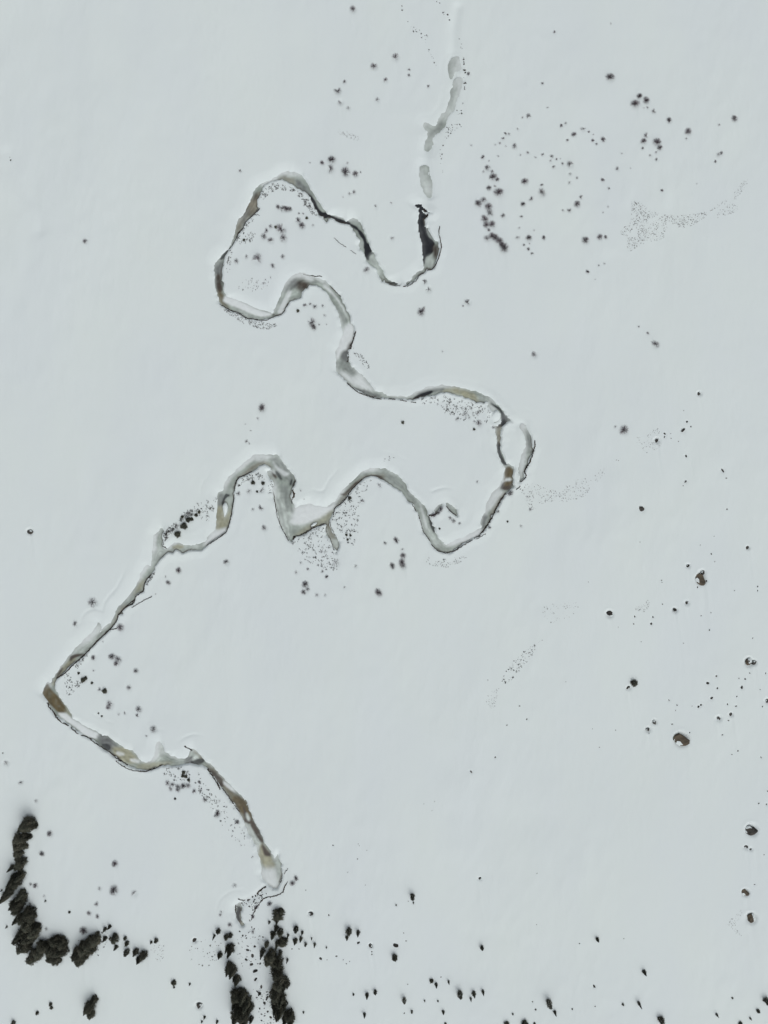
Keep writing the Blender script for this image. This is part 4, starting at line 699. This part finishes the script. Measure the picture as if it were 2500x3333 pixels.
# ------------------------------------------------------------------ conifers
for k, (x, y, a, h) in enumerate(TR):
    z = ground(x, y); cr_m, tr_m = TRM[k % 7+(7 if h > 3*a and k % 4 else 0)]
    o = empty('spruce_tree', (x, y, z-.05), rd.uniform(0, 6.28), (a*.97, a*.97, h))
    link(bpy.data.objects.new('crown', cr_m), o); link(bpy.data.objects.new('trunk', tr_m), o)
    big = 'tall dark conifer' if h > 5 else ('young dark conifer' if h > 1.6 or a > .6 else 'tiny round dark conifer')
    register(o, x, y, big, 'tree', 'dark conifers on the snow')
# ------------------------------------------------------------------ boulders and stones
def cap_mesh(src, seed):
    """snow lying on the upper-right shoulder of a boulder: lifted copy of its top faces"""
    import bmesh
    rd2 = random.Random(seed); bm = bmesh.new(); bm.from_mesh(src); an = rd2.uniform(0, 6.28); d = Vector((math.cos(an), math.sin(an), .9)).normalized()
    rd_t = rd2.uniform(.5, .8)
    dele = [f for f in bm.faces if f.normal.z < .25 or f.calc_center_median().dot(d)+.55*mnoise.noise(f.calc_center_median()*2.2+Vector((seed, 0, 0))) < rd_t]
    bmesh.ops.delete(bm, geom=dele, context='FACES')
    for v in bm.verts: v.co += v.co.normalized()*.07
    me = bpy.data.meshes.new('snow_cap'); bm.to_mesh(me); bm.free(); me.materials.clear(); me.materials.append(MSNOW)
    me.polygons.foreach_set('use_smooth', np.ones(len(me.polygons), bool)); return me
CAPS = {}
for k, (x, y, r, tp) in enumerate(BO):
    z = max(ground(x, y), ZI); L = RKT if tp == 'T' else RKD; me_ = L[k % len(L)]
    o = link(bpy.data.objects.new('boulder', me_)); o.location = (x, y, z+.12*r); o.rotation_euler = (0, 0, rd.uniform(0, 6.28)); o.scale = (r*1.08, r*.98, r*.85)
    if me_.name not in CAPS: CAPS[me_.name] = cap_mesh(me_, k)
    if len(CAPS[me_.name].polygons): link(bpy.data.objects.new('snow_cap', CAPS[me_.name]), o)
    big = 'large' if r > 1.3 else 'small'
    register(o, x, y, f'{big} tawny boulder in hollow' if tp == 'T' else f'{big} dark boulder in hollow', 'boulder', 'boulders in wind-scoured hollows')
for k, (x, y, r) in enumerate(ST):
    o = link(bpy.data.objects.new('stone', STM[k % 7])); el = rd.uniform(.6, 1.0)
    o.location = (x, y, ground(x, y)+.05*r); o.rotation_euler = (0, 0, rd.uniform(0, 6.28)); o.scale = (r*1.0, r*el*.85, r*.9)
    register(o, x, y, 'dark stone' if r > .3 else 'tiny dark stone', 'stone', 'dark stones poking through the snow')
finish_labels()
# ------------------------------------------------------------------ stalks and pebbles
for k, (spec, num, size, name, lab) in enumerate(STUB):
    P = np.array(pts(spec)); Pc = catmull(P, True, 3); V, F = [], []; rs = random.Random(500+k)
    (i0, i1, j0, j1), mk = fill(Pc); J, I = np.nonzero(mk)
    if len(J) == 0: continue
    made = 0; tries = 0
    if size <= 5.5: num = int(num*2.5); size *= .82
    while made < num and tries < num*6:
        tries += 1; q = rs.randrange(len(J)); x = gx[i0+I[q]]+rs.uniform(-.1, .1); y = gy[j0+J[q]]+rs.uniform(-.1, .1)
        if chan(x, y) < .15: continue
        if mnoise.noise(Vector((x*.35, y*.35, k))) < -.32: continue
        made += 1; z = ground(x, y); s = 1.15*size*M*rs.choice((.4, .55, .6, .8, 1.0, 1.3))
        if name == 'dead_stalks':
            for _ in range(rs.randrange(3, 7)):
                an = rs.uniform(0, 6.28); l = s*rs.uniform(.4, 1.1)
                a = Vector((x+rs.gauss(0, s*.35), y+rs.gauss(0, s*.35), z-.03)); stick(V, F, a, a+Vector((math.cos(an)*l, math.sin(an)*l, l*rs.uniform(.4, 1.1))), .065, .04)
        else:
            kk = len(V); n_ = 5; an0 = rs.uniform(0, 6.28); ex = rs.uniform(.4, .95)
            for q2 in range(n_):
                an = q2*6.283/n_; rr = s*rs.uniform(.7, 1.15); lx, ly = rr*math.cos(an), rr*ex*math.sin(an)
                V.append(Vector((x+lx*math.cos(an0)-ly*math.sin(an0), y+lx*math.sin(an0)+ly*math.cos(an0), z-.05)))
            V.append(Vector((x, y, z+s*rs.uniform(.4, .8))))
            for q2 in range(n_): F.append((kk+q2, kk+(q2+1) % n_, kk+n_))
    o = link(bpy.data.objects.new(name, mesh(name, V, F, MPEB if size <= 5.0 and name == 'stone_scatter' else MSTUB))); o['kind'] = 'stuff'; o['label'] = lab; o['category'] = 'stalks' if name == 'dead_stalks' else 'stones'
print('counts', len(SH), len(TR), len(BO), len(ST))
